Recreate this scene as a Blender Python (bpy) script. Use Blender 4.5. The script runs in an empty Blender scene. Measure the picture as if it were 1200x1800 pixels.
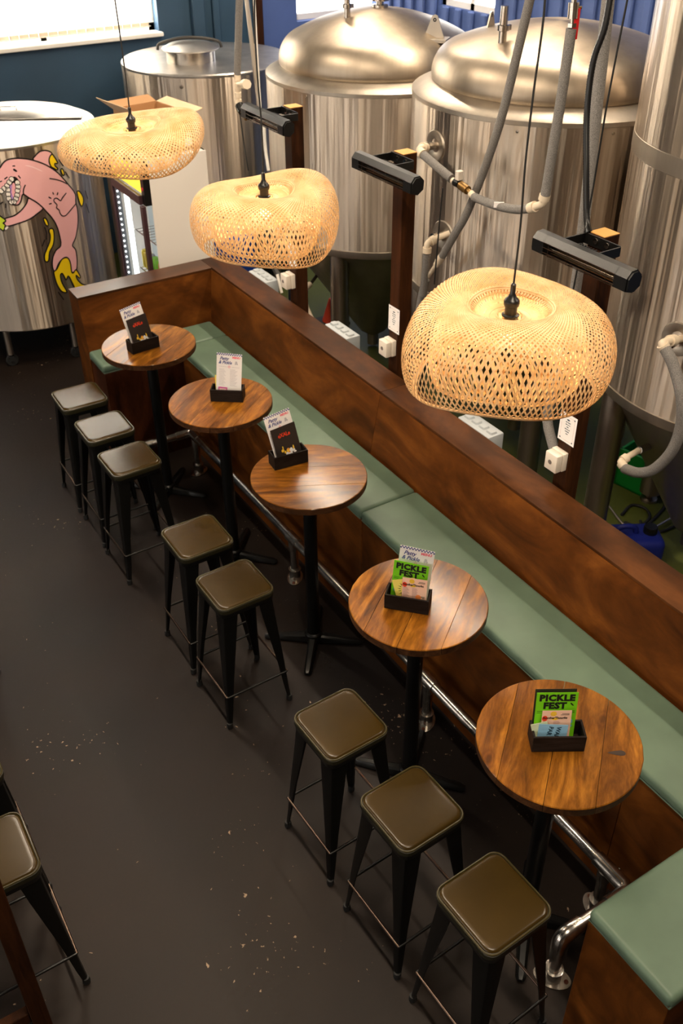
import bpy, bmesh, math, random
from mathutils import Vector, Matrix, geometry
random.seed(7)
PI = math.pi
SC = bpy.context.scene
COL = SC.collection

# ------------------------------------------------------------------ camera
cd = bpy.data.cameras.new('camera')
cam = bpy.data.objects.new('camera', cd); COL.objects.link(cam)
RT = (0.8466593, -0.5321152, -0.0046304); UPV = (0.3091317, 0.4847458, 0.8182048); FW = (0.4331347, 0.6941721, -0.5749082)
cam.matrix_world = Matrix(((RT[0], UPV[0], -FW[0], 0), (RT[1], UPV[1], -FW[1], 0), (RT[2], UPV[2], -FW[2], 3.889), (0, 0, 0, 1)))
cd.sensor_fit = 'VERTICAL'; cd.sensor_height = 36; cd.sensor_width = 24
cd.lens = 36 * 1661.2 / 1800; cd.shift_x = -1.75 / 1800; cd.shift_y = -36.13 / 1800
cd.clip_start = .05; cd.clip_end = 60
cd.dof.use_dof = True; cd.dof.focus_distance = 3.3; cd.dof.aperture_fstop = 5.6
SC.camera = cam

# ------------------------------------------------------------------ world, lights, exposure
SC.view_settings.view_transform = 'Standard'; SC.view_settings.look = 'None'
SC.view_settings.gamma = 1; SC.view_settings.use_curve_mapping = False
SC.view_settings.exposure = 0.45
SC.cycles.use_denoising = True
SC.cycles.max_bounces = 8; SC.cycles.diffuse_bounces = 4; SC.cycles.glossy_bounces = 5; SC.cycles.transmission_bounces = 4
SC.cycles.sample_clamp_indirect = 6
W = bpy.data.worlds.new('world'); SC.world = W; W.use_nodes = True
W.node_tree.nodes['Background'].inputs[0].default_value = (.75, .85, 1, 1)
W.node_tree.nodes['Background'].inputs[1].default_value = 1.0

def area(name, loc, size, power, color, aim=None, sy=None, spread=None):
    l = bpy.data.lights.new(name, 'AREA'); l.energy = power; l.color = color; l.size = size
    if sy: l.shape = 'RECTANGLE'; l.size_y = sy
    if spread: l.spread = spread
    o = bpy.data.objects.new(name, l); COL.objects.link(o); o.location = loc
    d = Vector(aim if aim else (loc[0], loc[1], 0)) - Vector(loc)
    o.rotation_euler = d.to_track_quat('-Z', 'Y').to_euler()
    return o
WARM = (1.0, .83, .63)
# ceiling battens: one long row over the tanks, one over the aisle
for yy in (.6, 3.0, 5.4, 7.8):
    area('ceiling_batten_light', (4.7, yy, 4.95), .12, 74, WARM, sy=1.8)
for yy in (.4, 3.2, 6.0):
    area('ceiling_batten_light', (1.1, yy, 4.95), .12, 80, WARM, sy=1.8)

# ------------------------------------------------------------------ materials
def srgb(r, g, b):
    f = lambda c: (c / 255 / 12.92) if c / 255 <= .04045 else ((c / 255 + .055) / 1.055) ** 2.4
    return (f(r), f(g), f(b), 1)
def mat(name, col=(.5, .5, .5, 1), rough=.5, metal=0, spec=.5, emit=None, es=0, **kw):
    m = bpy.data.materials.new(name); m.use_nodes = True
    b = m.node_tree.nodes['Principled BSDF']
    b.inputs['Base Color'].default_value = col; b.inputs['Roughness'].default_value = rough
    b.inputs['Metallic'].default_value = metal; b.inputs['Specular IOR Level'].default_value = spec
    if emit: b.inputs['Emission Color'].default_value = emit; b.inputs['Emission Strength'].default_value = es
    for k, v in kw.items(): b.inputs[k.replace('_', ' ')].default_value = v
    return m
def nd(m, t, **kw):
    n = m.node_tree.nodes.new(t)
    for k, v in kw.items():
        if k in n.inputs: n.inputs[k].default_value = v
        else: setattr(n, k, v)
    return n
def lk(m, a, b): m.node_tree.links.new(a, b)
def B(m): return m.node_tree.nodes['Principled BSDF']
def coords(m, scale, rand=True, kind='Object'):
    tc = nd(m, 'ShaderNodeTexCoord'); mp = nd(m, 'ShaderNodeMapping'); mp.inputs['Scale'].default_value = scale
    if rand:
        oi = nd(m, 'ShaderNodeObjectInfo'); mu = nd(m, 'ShaderNodeMath', operation='MULTIPLY'); mu.inputs[1].default_value = 37.0
        lk(m, oi.outputs['Random'], mu.inputs[0])
        va = nd(m, 'ShaderNodeVectorMath', operation='ADD')
        lk(m, tc.outputs[kind], va.inputs[0]); lk(m, mu.outputs[0], va.inputs[1]); lk(m, va.outputs[0], mp.inputs['Vector'])
    else: lk(m, tc.outputs[kind], mp.inputs['Vector'])
    return mp.outputs[0]
def ramp(m, fac, stops):
    r = nd(m, 'ShaderNodeValToRGB'); e = r.color_ramp.elements
    while len(e) < len(stops): e.new(.5)
    for i, (p, c) in enumerate(stops): e[i].position = p; e[i].color = c
    lk(m, fac, r.inputs[0]); return r.outputs[0]
def bump(m, h, strength, dist=.01):
    b = nd(m, 'ShaderNodeBump'); b.inputs['Strength'].default_value = strength; b.inputs['Distance'].default_value = dist
    lk(m, h, b.inputs['Height']); lk(m, b.outputs[0], B(m).inputs['Normal'])
def mixc(m, f, a, b, mode='MIX'):
    x = nd(m, 'ShaderNodeMix', data_type='RGBA', blend_type=mode)
    for i, v in ((0, f), (6, a), (7, b)):
        if hasattr(v, 'links'): lk(m, v, x.inputs[i])
        else: x.inputs[i].default_value = v
    return x.outputs[2]
def wood(name, scale, dark, mid, light, rough=.38, gscale=(1, 1, 1), seed=True, coat=0.0, fine=1.0, knots=False, spec=.14):
    """scale: low along the grain, high across it"""
    m = mat(name, mid, rough, spec=spec)
    v = coords(m, scale, seed)
    n1 = nd(m, 'ShaderNodeTexNoise', Scale=1.0, Detail=6.0, Roughness=.6, Distortion=1.2); lk(m, v, n1.inputs['Vector'])
    v2 = coords(m, tuple(s * 7 for s in scale), seed)
    n2 = nd(m, 'ShaderNodeTexNoise', Scale=1.0, Detail=4.0, Roughness=.65, Distortion=.4); lk(m, v2, n2.inputs['Vector'])
    c = ramp(m, n1.outputs['Fac'], [(.28, dark), (.5, mid), (.72, light)])
    g = ramp(m, n2.outputs['Fac'], [(.3, (.62, .58, .55, 1)), (.65, (1.1, 1.08, 1.05, 1))])
    v3 = coords(m, (2.2, 2.2, 2.2), seed)
    n3 = nd(m, 'ShaderNodeTexNoise', Scale=1.0, Detail=3.0, Roughness=.55); lk(m, v3, n3.inputs['Vector'])
    g3 = ramp(m, n3.outputs['Fac'], [(.3, (.62, .6, .58, 1)), (.6, (1.08, 1.08, 1.08, 1))])
    c = mixc(m, fine, c, g, 'MULTIPLY'); c = mixc(m, .8, c, g3, 'MULTIPLY')
    if knots:
        v5 = coords(m, (3.2, 6.5, 6.5), seed); vn = nd(m, 'ShaderNodeTexVoronoi', Scale=1.0); vn.inputs['Randomness'].default_value = 1
        ad = nd(m, 'ShaderNodeVectorMath', operation='ADD'); sc_ = nd(m, 'ShaderNodeVectorMath', operation='SCALE'); sc_.inputs['Scale'].default_value = .16
        lk(m, n1.outputs['Color'], sc_.inputs[0]); lk(m, v5, ad.inputs[0]); lk(m, sc_.outputs[0], ad.inputs[1]); lk(m, ad.outputs[0], vn.inputs['Vector'])
        k = ramp(m, vn.outputs['Distance'], [(.05, (.34, .28, .22, 1)), (.10, (.8, .76, .7, 1)), (.13, (.62, .56, .5, 1)), (.2, (1, 1, 1, 1))])
        c = mixc(m, .85, c, k, 'MULTIPLY')
    lk(m, c, B(m).inputs['Base Color'])
    rr = nd(m, 'ShaderNodeMapRange'); rr.inputs['To Min'].default_value = rough - .08; rr.inputs['To Max'].default_value = rough + .12
    lk(m, n1.outputs['Fac'], rr.inputs['Value']); lk(m, rr.outputs[0], B(m).inputs['Roughness'])
    bump(m, n2.outputs['Fac'], .12, .002)
    if coat: B(m).inputs['Coat Weight'].default_value = coat; B(m).inputs['Coat Roughness'].default_value = .14
    return m
D_, M_, L_ = srgb(54, 26, 4), srgb(90, 48, 12), srgb(124, 72, 24)
PLY_Y = wood('stained_plywood_long', (4, 1.6, 3.4), D_, M_, L_, .48, fine=.35)
CAP_Y = wood('stained_plywood_cap', (4, 1.6, 3.4), srgb(38, 19, 6), srgb(66, 36, 13), srgb(92, 54, 24), .45, fine=.35)
CAP_X = wood('stained_plywood_end_cap', (1.6, 4, 3.4), srgb(38, 19, 6), srgb(66, 36, 13), srgb(92, 54, 24), .33, fine=.35, spec=.4)
PLY_X = wood('stained_plywood_cross', (1.6, 4, 3.4), D_, M_, L_, .48, fine=.35)
PLY_V = wood('stained_plywood_upright', (5, 5, 1.6), srgb(38, 17, 8), srgb(66, 32, 14), srgb(90, 47, 22), .5)
POST = wood('dark_timber', (14, 14, 1.2), srgb(34, 16, 5), srgb(54, 28, 9), srgb(70, 38, 15), .55)
TAB = wood('waxed_pine', (2.2, 11, 11), srgb(70, 38, 7), srgb(124, 76, 17), srgb(176, 118, 38), .32, fine=.9, knots=True, coat=.28)
TAB_EDGE = wood('pine_edge', (3, 20, 20), srgb(40, 24, 14), srgb(70, 44, 26), srgb(92, 62, 38), .45)
BLKWOOD = wood('black_stained_wood', (3, 20, 20), srgb(20, 15, 13), srgb(32, 25, 22), srgb(44, 36, 32), .55)
YELLOWPLY = mat('raw_timber', srgb(214, 158, 84), .6)

def vinyl(name, col, rough, amp, spec=.3):
    m = mat(name, col, rough, spec=spec)
    v = coords(m, (260, 260, 260)); n = nd(m, 'ShaderNodeTexVoronoi', Scale=1.0); lk(m, v, n.inputs['Vector'])
    v2 = coords(m, (5, 5, 5)); n2 = nd(m, 'ShaderNodeTexNoise', Scale=1.0, Detail=3.0); lk(m, v2, n2.inputs['Vector'])
    c = ramp(m, n2.outputs['Fac'], [(.3, tuple(x * .86 for x in col[:3]) + (1,)), (.7, tuple(x * 1.12 for x in col[:3]) + (1,))])
    lk(m, c, B(m).inputs['Base Color'])
    ad = nd(m, 'ShaderNodeMath', operation='MULTIPLY_ADD'); ad.inputs[1].default_value = .12; lk(m, n.outputs['Distance'], ad.inputs[0]); lk(m, n2.outputs['Fac'], ad.inputs[2])
    bump(m, ad.outputs[0], amp, .004)
    return m
SAGE = vinyl('sage_green_vinyl', srgb(92, 112, 94), .42, .2)
OLIVE = vinyl('olive_vinyl', srgb(52, 38, 9), .26, .10, .36)
OLIVE_P = mat('olive_piping', srgb(54, 47, 20), .35)
OLIVE_S = mat('olive_side', srgb(34, 31, 12), .5)
BLACKM = mat('black_powder_coat', srgb(9, 9, 8), .36, 0, .35)
BLACKG = mat('black_gloss_plastic', srgb(13, 13, 13), .34)
BLACKR = mat('black_rubber', srgb(18, 18, 18), .7)
BRONZE = mat('bronze_rod', srgb(96, 80, 70), .3, 1)
GALV = mat('galvanised_steel', srgb(220, 214, 206), .22, 1)
v = coords(GALV, (26, 26, 26)); n = nd(GALV, 'ShaderNodeTexNoise', Scale=1.0, Detail=4.0); lk(GALV, v, n.inputs['Vector'])
lk(GALV, ramp(GALV, n.outputs['Fac'], [(.3, srgb(176, 170, 162)), (.7, srgb(224, 220, 214))]), B(GALV).inputs['Base Color'])
RUST = mat('rusty_screw', srgb(92, 50, 34), .7, .5)

def steel(name, col, rough, aniso, ripple=.0, streak=.25):
    m = mat(name, col, rough, 1)
    b = B(m); b.inputs['Anisotropic'].default_value = aniso; b.inputs['Anisotropic Rotation'].default_value = .25
    t = nd(m, 'ShaderNodeTangent', direction_type='RADIAL', axis='Z'); lk(m, t.outputs[0], b.inputs['Tangent'])
    v = coords(m, (7, 7, .35)); n = nd(m, 'ShaderNodeTexNoise', Scale=1.0, Detail=5.0, Roughness=.6); lk(m, v, n.inputs['Vector'])
    lk(m, ramp(m, n.outputs['Fac'], [(.3, tuple(x * (1 - streak) for x in col[:3]) + (1,)), (.7, col)]), b.inputs['Base Color'])
    v2 = coords(m, (5, 5, .12)); n2 = nd(m, 'ShaderNodeTexNoise', Scale=1.0, Detail=3.5, Roughness=.6); lk(m, v2, n2.inputs['Vector'])
    if ripple: bump(m, n2.outputs['Fac'], ripple, .03)
    return m
STEEL = steel('brushed_steel_shell', srgb(206, 192, 176), .36, .97, .9, .4)
STEELD = steel('satin_steel_dome', srgb(182, 168, 150), .42, .4, .12)
STEELR = steel('matt_steel_rim', srgb(190, 180, 166), .42, .0, .0)
STEELL = steel('matt_steel_lid', srgb(205, 200, 194), .38, .0, .05)
STEELK = steel('steel_leg', srgb(172, 160, 148), .36, .7, .3)
CHROME = mat('polished_fitting', srgb(180, 172, 162), .2, 1)
FOAM = mat('grey_foam_insulation', srgb(124, 120, 116), .85)
v = coords(FOAM, (300, 300, 300)); n = nd(FOAM, 'ShaderNodeTexNoise', Scale=1.0, Detail=2.0); lk(FOAM, v, n.inputs['Vector'])
lk(FOAM, ramp(FOAM, n.outputs['Fac'], [(.35, srgb(98, 95, 92)), (.65, srgb(140, 136, 132))]), B(FOAM).inputs['Base Color'])
WHITEP = mat('aged_white_plastic', srgb(226, 210, 186), .5)
WHITEB = mat('white_plastic_box', srgb(228, 218, 204), .45)
GREYB = mat('pale_grey_box', srgb(188, 196, 202), .5)
BRASS = mat('dull_brass', srgb(140, 108, 62), .4, .8)
RED = mat('red_lever', srgb(198, 20, 26), .4)
CARD = mat('cardboard', srgb(176, 132, 88), .8)
CARDL = mat('cardboard_light', srgb(216, 186, 150), .8)
DKGREY = mat('dark_grey_metal', srgb(52, 50, 48), .5, .3)
BLUE_J = mat('blue_plastic', srgb(20, 34, 130), .5)
GREEN_J = mat('green_plastic', srgb(0, 120, 40), .5)
ORANGE_J = mat('orange_plastic', srgb(220, 70, 40), .5)
BLUE_C = mat('blue_drum', srgb(10, 60, 150), .5)

def bamboo():
    m = mat('bamboo_strip', srgb(226, 186, 128), .5)
    v = coords(m, (14, 14, 14)); n = nd(m, 'ShaderNodeTexNoise', Scale=1.0, Detail=3.0); lk(m, v, n.inputs['Vector'])
    c = ramp(m, n.outputs['Fac'], [(.3, srgb(212, 170, 114)), (.7, srgb(240, 210, 162))])
    lk(m, c, B(m).inputs['Base Color'])
    tr = nd(m, 'ShaderNodeBsdfTranslucent'); lk(m, c, tr.inputs[0])
    mx = nd(m, 'ShaderNodeMixShader'); mx.inputs[0].default_value = .22
    out = m.node_tree.nodes['Material Output']
    lk(m, B(m).outputs[0], mx.inputs[1]); lk(m, tr.outputs[0], mx.inputs[2]); lk(m, mx.outputs[0], out.inputs[0])
    return m
BAMBOO = bamboo()
BULB = mat('glowing_bulb', srgb(255, 214, 140), .3, emit=(1, .66, .26, 1), es=14)

def floor_mat(name, c1, c2, c3, chips=True):
    m = mat(name, c1, .5, spec=.18)
    v = coords(m, (.55, .55, .55), False); n = nd(m, 'ShaderNodeTexNoise', Scale=1.0, Detail=5.0, Roughness=.55); lk(m, v, n.inputs['Vector'])
    c = ramp(m, n.outputs['Fac'], [(.35, c1), (.55, c2), (.75, c3)])
    v4 = coords(m, (60, 60, 60), False); n4 = nd(m, 'ShaderNodeTexNoise', Scale=1.0, Detail=5.0); lk(m, v4, n4.inputs['Vector'])
    c = mixc(m, .35, c, ramp(m, n4.outputs['Fac'], [(.3, (.6, .6, .6, 1)), (.7, (1.2, 1.2, 1.2, 1))]), 'MULTIPLY')
    if chips:
        v2 = coords(m, (44, 44, 44), False); n2 = nd(m, 'ShaderNodeTexNoise', Scale=1.0, Detail=3.0, Distortion=.6); lk(m, v2, n2.inputs['Vector'])
        v3 = coords(m, (1.6, 1.6, 1.6), False); n3 = nd(m, 'ShaderNodeTexNoise', Scale=1.0, Detail=1.0); lk(m, v3, n3.inputs['Vector'])
        a = nd(m, 'ShaderNodeMath', operation='MULTIPLY_ADD'); a.inputs[1].default_value = .42
        lk(m, n3.outputs['Fac'], a.inputs[0]); lk(m, n2.outputs['Fac'], a.inputs[2])
        k = ramp(m, a.outputs[0], [(.955, (0, 0, 0, 1)), (.975, (1, 1, 1, 1))])
        c = mixc(m, k, c, srgb(150, 128, 104))
    lk(m, c, B(m).inputs['Base Color'])
    r = nd(m, 'ShaderNodeMapRange'); r.inputs['To Min'].default_value = .38; r.inputs['To Max'].default_value = .62
    lk(m, n4.outputs['Fac'], r.inputs['Value']); lk(m, r.outputs[0], B(m).inputs['Roughness'])
    bump(m, n4.outputs['Fac'], .1, .002)
    return m
FLOOR = floor_mat('painted_concrete', srgb(26, 22, 22), srgb(32, 24, 19), srgb(37, 27, 20))
FLOORG = floor_mat('green_floor_paint', srgb(56, 62, 22), srgb(72, 78, 30), srgb(84, 90, 40), False)
def paint(name, col, rough=.6):
    m = mat(name, col, rough)
    v = coords(m, (1.3, 1.3, 1.3), False); n = nd(m, 'ShaderNodeTexNoise', Scale=1.0, Detail=6.0); lk(m, v, n.inputs['Vector'])
    lk(m, ramp(m, n.outputs['Fac'], [(.3, tuple(x * .85 for x in col[:3]) + (1,)), (.7, tuple(x * 1.12 for x in col[:3]) + (1,))]), B(m).inputs['Base Color'])
    return m
NAVY = paint('navy_wall_paint', srgb(38, 66, 88))
BLUEW = paint('bright_blue_paint', srgb(70, 92, 148))
GREYW = paint('pale_wall_paint', srgb(128, 108, 92))
DARKC = paint('dark_ceiling_paint', srgb(48, 43, 40))
FRAMEW = mat('white_window_frame', srgb(226, 222, 214), .5)
SKY_W = mat('window_daylight_far', (1, 1, 1, 1), .5, emit=(.9, .96, 1, 1), es=20)
SKY_Q = mat('window_daylight_bay', (1, 1, 1, 1), .5, emit=(.94, .97, 1, 1), es=4)
GLOW_P = mat('added_streak_glow', (1, 1, 1, 1), .5, emit=(1, .93, .84, 1), es=7)  # glow of the panes added out of view on the left
BLIND = mat('blind_fabric', srgb(236, 228, 214), .7)
t_ = nd(BLIND, 'ShaderNodeBsdfTranslucent'); t_.inputs[0].default_value = (.9, .85, .78, 1); x_ = nd(BLIND, 'ShaderNodeMixShader'); x_.inputs[0].default_value = .5
lk(BLIND, B(BLIND).outputs[0], x_.inputs[1]); lk(BLIND, t_.outputs[0], x_.inputs[2]); lk(BLIND, x_.outputs[0], BLIND.node_tree.nodes['Material Output'].inputs[0])
HEM_LINES = mat('blind_hem_and_overlap_shade', srgb(214, 196, 170), .7)
GLASS = mat('clear_glass', (1, 1, 1, 1), .05, 0, .5, Transmission_Weight=1.0, IOR=1.05)

# ------------------------------------------------------------------ mesh helpers
def bx(bm, lo, hi, bev=0, M=None, seg=1):
    vs = [bm.verts.new((x, y, z)) for x in (lo[0], hi[0]) for y in (lo[1], hi[1]) for z in (lo[2], hi[2])]
    fs = [bm.faces.new([vs[i] for i in q]) for q in ((0, 1, 3, 2), (4, 6, 7, 5), (0, 4, 5, 1), (2, 3, 7, 6), (0, 2, 6, 4), (1, 5, 7, 3))]
    if bev:
        es = list({e for f in fs for e in f.edges})
        r = bmesh.ops.bevel(bm, geom=es, offset=bev, segments=seg, affect='EDGES', profile=.5)
        vs = list({v for f in r['faces'] for v in f.verts} | {v for v in vs if v.is_valid})
    if M is not None: bmesh.ops.transform(bm, matrix=M, verts=vs)
    return vs
def tube(bm, pts, r, seg=10, cap=True, closed=False):
    pts = [Vector(p) for p in pts]; n = len(pts)
    rs = r if isinstance(r, (list, tuple)) else [r] * n
    rings = []; prev = None
    for i, p in enumerate(pts):
        if closed: t = pts[(i + 1) % n] - pts[i - 1]
        else: t = pts[min(i + 1, n - 1)] - pts[max(i - 1, 0)]
        t.normalize()
        if prev is None: a = t.orthogonal().normalized()
        else: a = (prev - t * prev.dot(t)).normalized()
        prev = a; b = t.cross(a)
        rings.append([bm.verts.new(p + (a * math.cos(2 * PI * k / seg) + b * math.sin(2 * PI * k / seg)) * rs[i]) for k in range(seg)])
    for i in range(n if closed else n - 1):
        A, Bq = rings[i], rings[(i + 1) % n]
        for k in range(seg): bm.faces.new((A[k], A[(k + 1) % seg], Bq[(k + 1) % seg], Bq[k]))
    if cap and not closed:
        bm.faces.new(rings[0][::-1]); bm.faces.new(rings[-1])
def spline(pts, k=6):
    """Catmull-Rom smoothing"""
    P = [Vector(p) for p in pts]; P = [P[0] * 2 - P[1]] + P + [P[-1] * 2 - P[-2]]; out = []
    for i in range(1, len(P) - 2):
        for j in range(k):
            t = j / k; a, b, c, d = P[i - 1:i + 3]
            out.append(.5 * ((2 * b) + (c - a) * t + (2 * a - 5 * b + 4 * c - d) * t * t + (3 * b - 3 * c + d - a) * t ** 3))
    out.append(P[-2]); return out
def lathe(bm, prof, seg=48, c=(0, 0, 0), M=None, a0=0, a1=2 * PI):
    full = abs(a1 - a0 - 2 * PI) < 1e-6; n = seg if full else seg + 1; rings = []; vs = []
    for r, z in prof:
        if r < 1e-5: v = bm.verts.new((c[0], c[1], c[2] + z)); rings.append([v] * n); vs.append(v)
        else:
            ring = [bm.verts.new((c[0] + r * math.cos(a0 + (a1 - a0) * k / seg), c[1] + r * math.sin(a0 + (a1 - a0) * k / seg), c[2] + z)) for k in range(n)]
            rings.append(ring); vs += ring
    for A, Bq in zip(rings, rings[1:]):
        for k in range(seg):
            k2 = (k + 1) % n; q = []
            for v in (A[k], A[k2], Bq[k2], Bq[k]):
                if v not in q: q.append(v)
            if len(q) > 2:
                try: bm.faces.new(q)
                except ValueError: pass
    if M is not None: bmesh.ops.transform(bm, matrix=M, verts=vs)
    return vs
def prism(bm, poly, z0, z1, M=None):
    a = [bm.verts.new((x, y, z0)) for x, y in poly]; b = [bm.verts.new((x, y, z1)) for x, y in poly]; n = len(poly)
    bm.faces.new(a[::-1]); bm.faces.new(b)
    for i in range(n): bm.faces.new((a[i], a[(i + 1) % n], b[(i + 1) % n], b[i]))
    if M is not None: bmesh.ops.transform(bm, matrix=M, verts=a + b)
    return a + b
def frame(o, x, z):
    """matrix whose X column follows x and Z column follows z"""
    z = Vector(z).normalized(); x = Vector(x); x = (x - z * x.dot(z)).normalized(); y = z.cross(x)
    return Matrix(((x.x, y.x, z.x, o[0]), (x.y, y.y, z.y, o[1]), (x.z, y.z, z.z, o[2]), (0, 0, 0, 1)))
def obj(name, bm, m, parent=None, smooth=.6, kind=None):
    bmesh.ops.recalc_face_normals(bm, faces=bm.faces)
    me = bpy.data.meshes.new(name); bm.to_mesh(me); bm.free()
    if smooth: me.shade_smooth(); me.set_sharp_from_angle(angle=smooth)
    for q in (m if isinstance(m, list) else [m]): me.materials.append(q)
    o = bpy.data.objects.new(name, me); COL.objects.link(o); o.parent = parent
    if kind: o['kind'] = kind
    return o
def NB(): return bmesh.new()
def tag(o, label, cat, group=None):
    o['label'] = label; o['category'] = cat
    if group: o['group'] = group
    return o
def thing(name, label, cat, loc=(0, 0, 0), rz=0, group=None):
    o = bpy.data.objects.new(name, None); COL.objects.link(o); o.location = loc; o.rotation_euler = (0, 0, rz)
    o.empty_display_size = .1
    return tag(o, label, cat, group)
def copy_tree(o, parent=None):
    c = o.copy(); COL.objects.link(c); c.parent = parent
    for ch in KIDS.get(o, list(o.children)): copy_tree(ch, c)
    return c
KIDS = {}
def struct(name, bm, m, parent=None, smooth=0):
    o = obj(name, bm, m, parent, smooth)
    if parent is None: o['kind'] = 'structure'
    return o
def box(name, lo, hi, m, parent=None, bev=0, M=None, seg=1, smooth=.6):
    bm = NB(); bx(bm, lo, hi, bev, M, seg); return obj(name, bm, m, parent, smooth)
def tb(name, pts, r, m, parent=None, seg=10, smooth_pts=0, closed=False):
    bm = NB(); tube(bm, spline(pts, smooth_pts) if smooth_pts else pts, r, seg, closed=closed); return obj(name, bm, m, parent, 1.0)
def text_mesh(name, s, size, m, parent, pos, M=None, bold=0, shear=0, align='LEFT', rot=0, width=1.0, spacing=1.0):
    cu = bpy.data.curves.new('lettering', 'FONT'); cu.body = s; cu.size = size; cu.offset = bold; cu.shear = shear
    cu.align_x = align; cu.resolution_u = 2; cu.space_character = spacing; cu.extrude = 0
    t = bpy.data.objects.new('lettering', cu); COL.objects.link(t)
    dg = bpy.context.evaluated_depsgraph_get()
    me = bpy.data.meshes.new_from_object(t.evaluated_get(dg)); COL.objects.unlink(t); bpy.data.objects.remove(t)
    T = Matrix.Translation((pos[0], pos[1], pos[2])) @ Matrix.Rotation(rot, 4, 'Z') @ Matrix.Diagonal((width, 1, 1, 1))
    if M is not None: T = M @ T
    me.transform(T); me.materials.clear(); me.materials.append(m)
    o = bpy.data.objects.new(name, me); COL.objects.link(o); o.parent = parent
    return o

# measured positions (metres) of the mural, pipes and hoses
ART={'body':[(-1.984,1.664),(-1.944,1.717),(-1.882,1.751),(-1.849,1.779),(-1.809,1.8),(-1.763,1.808),(-1.694,1.807),(-1.608,1.793),(-1.54,1.773),(-1.463,1.743),(-1.385,1.701),(-1.306,1.643),(-1.245,1.58),(-1.201,1.529),(-1.155,1.477),(-1.131,1.429),(-1.145,1.373),(-1.137,1.327),(-1.148,1.248),(-1.177,1.172),(-1.227,1.092),(-1.283,1.04),(-1.253,0.998),(-1.252,0.929),(-1.27,0.854),(-1.294,0.821),(-1.336,0.814),(-1.354,0.834),(-1.347,0.903),(-1.36,0.941),(-1.388,0.958),(-1.433,0.951),(-1.482,0.922),(-1.511,0.889),(-1.537,0.864),(-1.553,0.881),(-1.553,0.927),(-1.532,0.985),(-1.484,1.037),(-1.42,1.067),(-1.414,1.153),(-1.425,1.229),(-1.458,1.301),(-1.511,1.367),(-1.548,1.412),(-1.602,1.459),(-1.658,1.494),(-1.704,1.527),(-1.723,1.522),(-1.74,1.488),(-1.771,1.456),(-1.803,1.453),(-1.836,1.462),(-1.862,1.481),(-1.87,1.52),(-1.866,1.569),(-1.873,1.59),(-1.932,1.566),(-1.986,1.561),(-1.999,1.61)],'mouth':[(-1.824,1.642),(-1.793,1.663),(-1.763,1.674),(-1.737,1.658),(-1.727,1.626),(-1.74,1.565),(-1.765,1.505),(-1.799,1.469),(-1.835,1.468),(-1.859,1.495),(-1.862,1.54),(-1.856,1.589),(-1.843,1.622)],'tongue_back':[(-1.827,1.614),(-1.807,1.626),(-1.804,1.585),(-1.81,1.53),(-1.8,1.501),(-1.828,1.493),(-1.844,1.518),(-1.84,1.567)],'tongue':[(-1.795,1.622),(-1.776,1.624),(-1.771,1.596),(-1.774,1.548),(-1.792,1.514),(-1.813,1.516),(-1.82,1.551),(-1.807,1.592)],'fin':[(-1.544,1.777),(-1.513,1.807),(-1.459,1.831),(-1.4,1.831),(-1.354,1.816),(-1.333,1.796),(-1.365,1.773),(-1.381,1.735),(-1.372,1.692),(-1.454,1.738)],'fin_paint':[(-1.334,1.792),(-1.314,1.772),(-1.286,1.716),(-1.32,1.718),(-1.321,1.699),(-1.297,1.676),(-1.31,1.667),(-1.347,1.687),(-1.369,1.702),(-1.38,1.745),(-1.364,1.777)],'b1':[(-1.263,1.66),(-1.244,1.665),(-1.23,1.644),(-1.228,1.622),(-1.243,1.609),(-1.258,1.628)],'b2':[(-1.101,1.448),(-1.076,1.454),(-1.043,1.425),(-1.025,1.388),(-1.029,1.355),(-1.06,1.325),(-1.083,1.342),(-1.095,1.392)],'arm':[(-1.667,1.493),(-1.695,1.456),(-1.762,1.406),(-1.842,1.37),(-1.936,1.354),(-1.937,1.333),(-1.965,1.313),(-1.935,1.29),(-1.824,1.304),(-1.7,1.327),(-1.598,1.365),(-1.537,1.396),(-1.571,1.433),(-1.618,1.468)],'bottle':[(-2.031,1.401),(-1.983,1.378),(-1.936,1.337),(-1.968,1.317),(-1.95,1.301),(-1.98,1.256),(-2.011,1.275),(-2.06,1.295)],'foam':[(-1.962,1.273),(-1.936,1.291),(-1.922,1.282),(-1.951,1.263)],'b3':[(-1.555,1.309),(-1.538,1.317),(-1.519,1.296),(-1.512,1.258),(-1.531,1.25),(-1.547,1.275)],'snake':[(-1.521,1.208),(-1.498,1.223),(-1.471,1.211),(-1.473,1.156),(-1.502,1.086),(-1.555,1.034),(-1.58,0.97),(-1.603,0.956),(-1.623,0.972),(-1.614,1.02),(-1.576,1.068),(-1.533,1.121),(-1.516,1.17)],'tail':[(-1.389,0.957),(-1.356,0.936),(-1.346,0.887),(-1.35,0.825),(-1.332,0.809),(-1.298,0.829),(-1.274,0.808),(-1.251,0.755),(-1.271,0.75),(-1.304,0.783),(-1.297,0.742),(-1.25,0.691),(-1.193,0.664),(-1.201,0.638),(-1.338,0.672),(-1.354,0.699),(-1.381,0.769),(-1.402,0.797),(-1.431,0.768),(-1.448,0.807),(-1.467,0.834),(-1.488,0.814),(-1.483,0.75),(-1.449,0.672),(-1.462,0.661),(-1.509,0.684),(-1.543,0.754),(-1.554,0.834),(-1.549,0.864),(-1.512,0.881),(-1.445,0.946)],'eye':[(-1.759,1.732),(-1.744,1.732),(-1.725,1.714),(-1.729,1.707),(-1.744,1.71),(-1.76,1.722)],'glint':[(-1.638,1.746),(-1.595,1.741),(-1.519,1.709),(-1.47,1.679),(-1.505,1.692),(-1.555,1.717),(-1.597,1.733)]}
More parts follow.
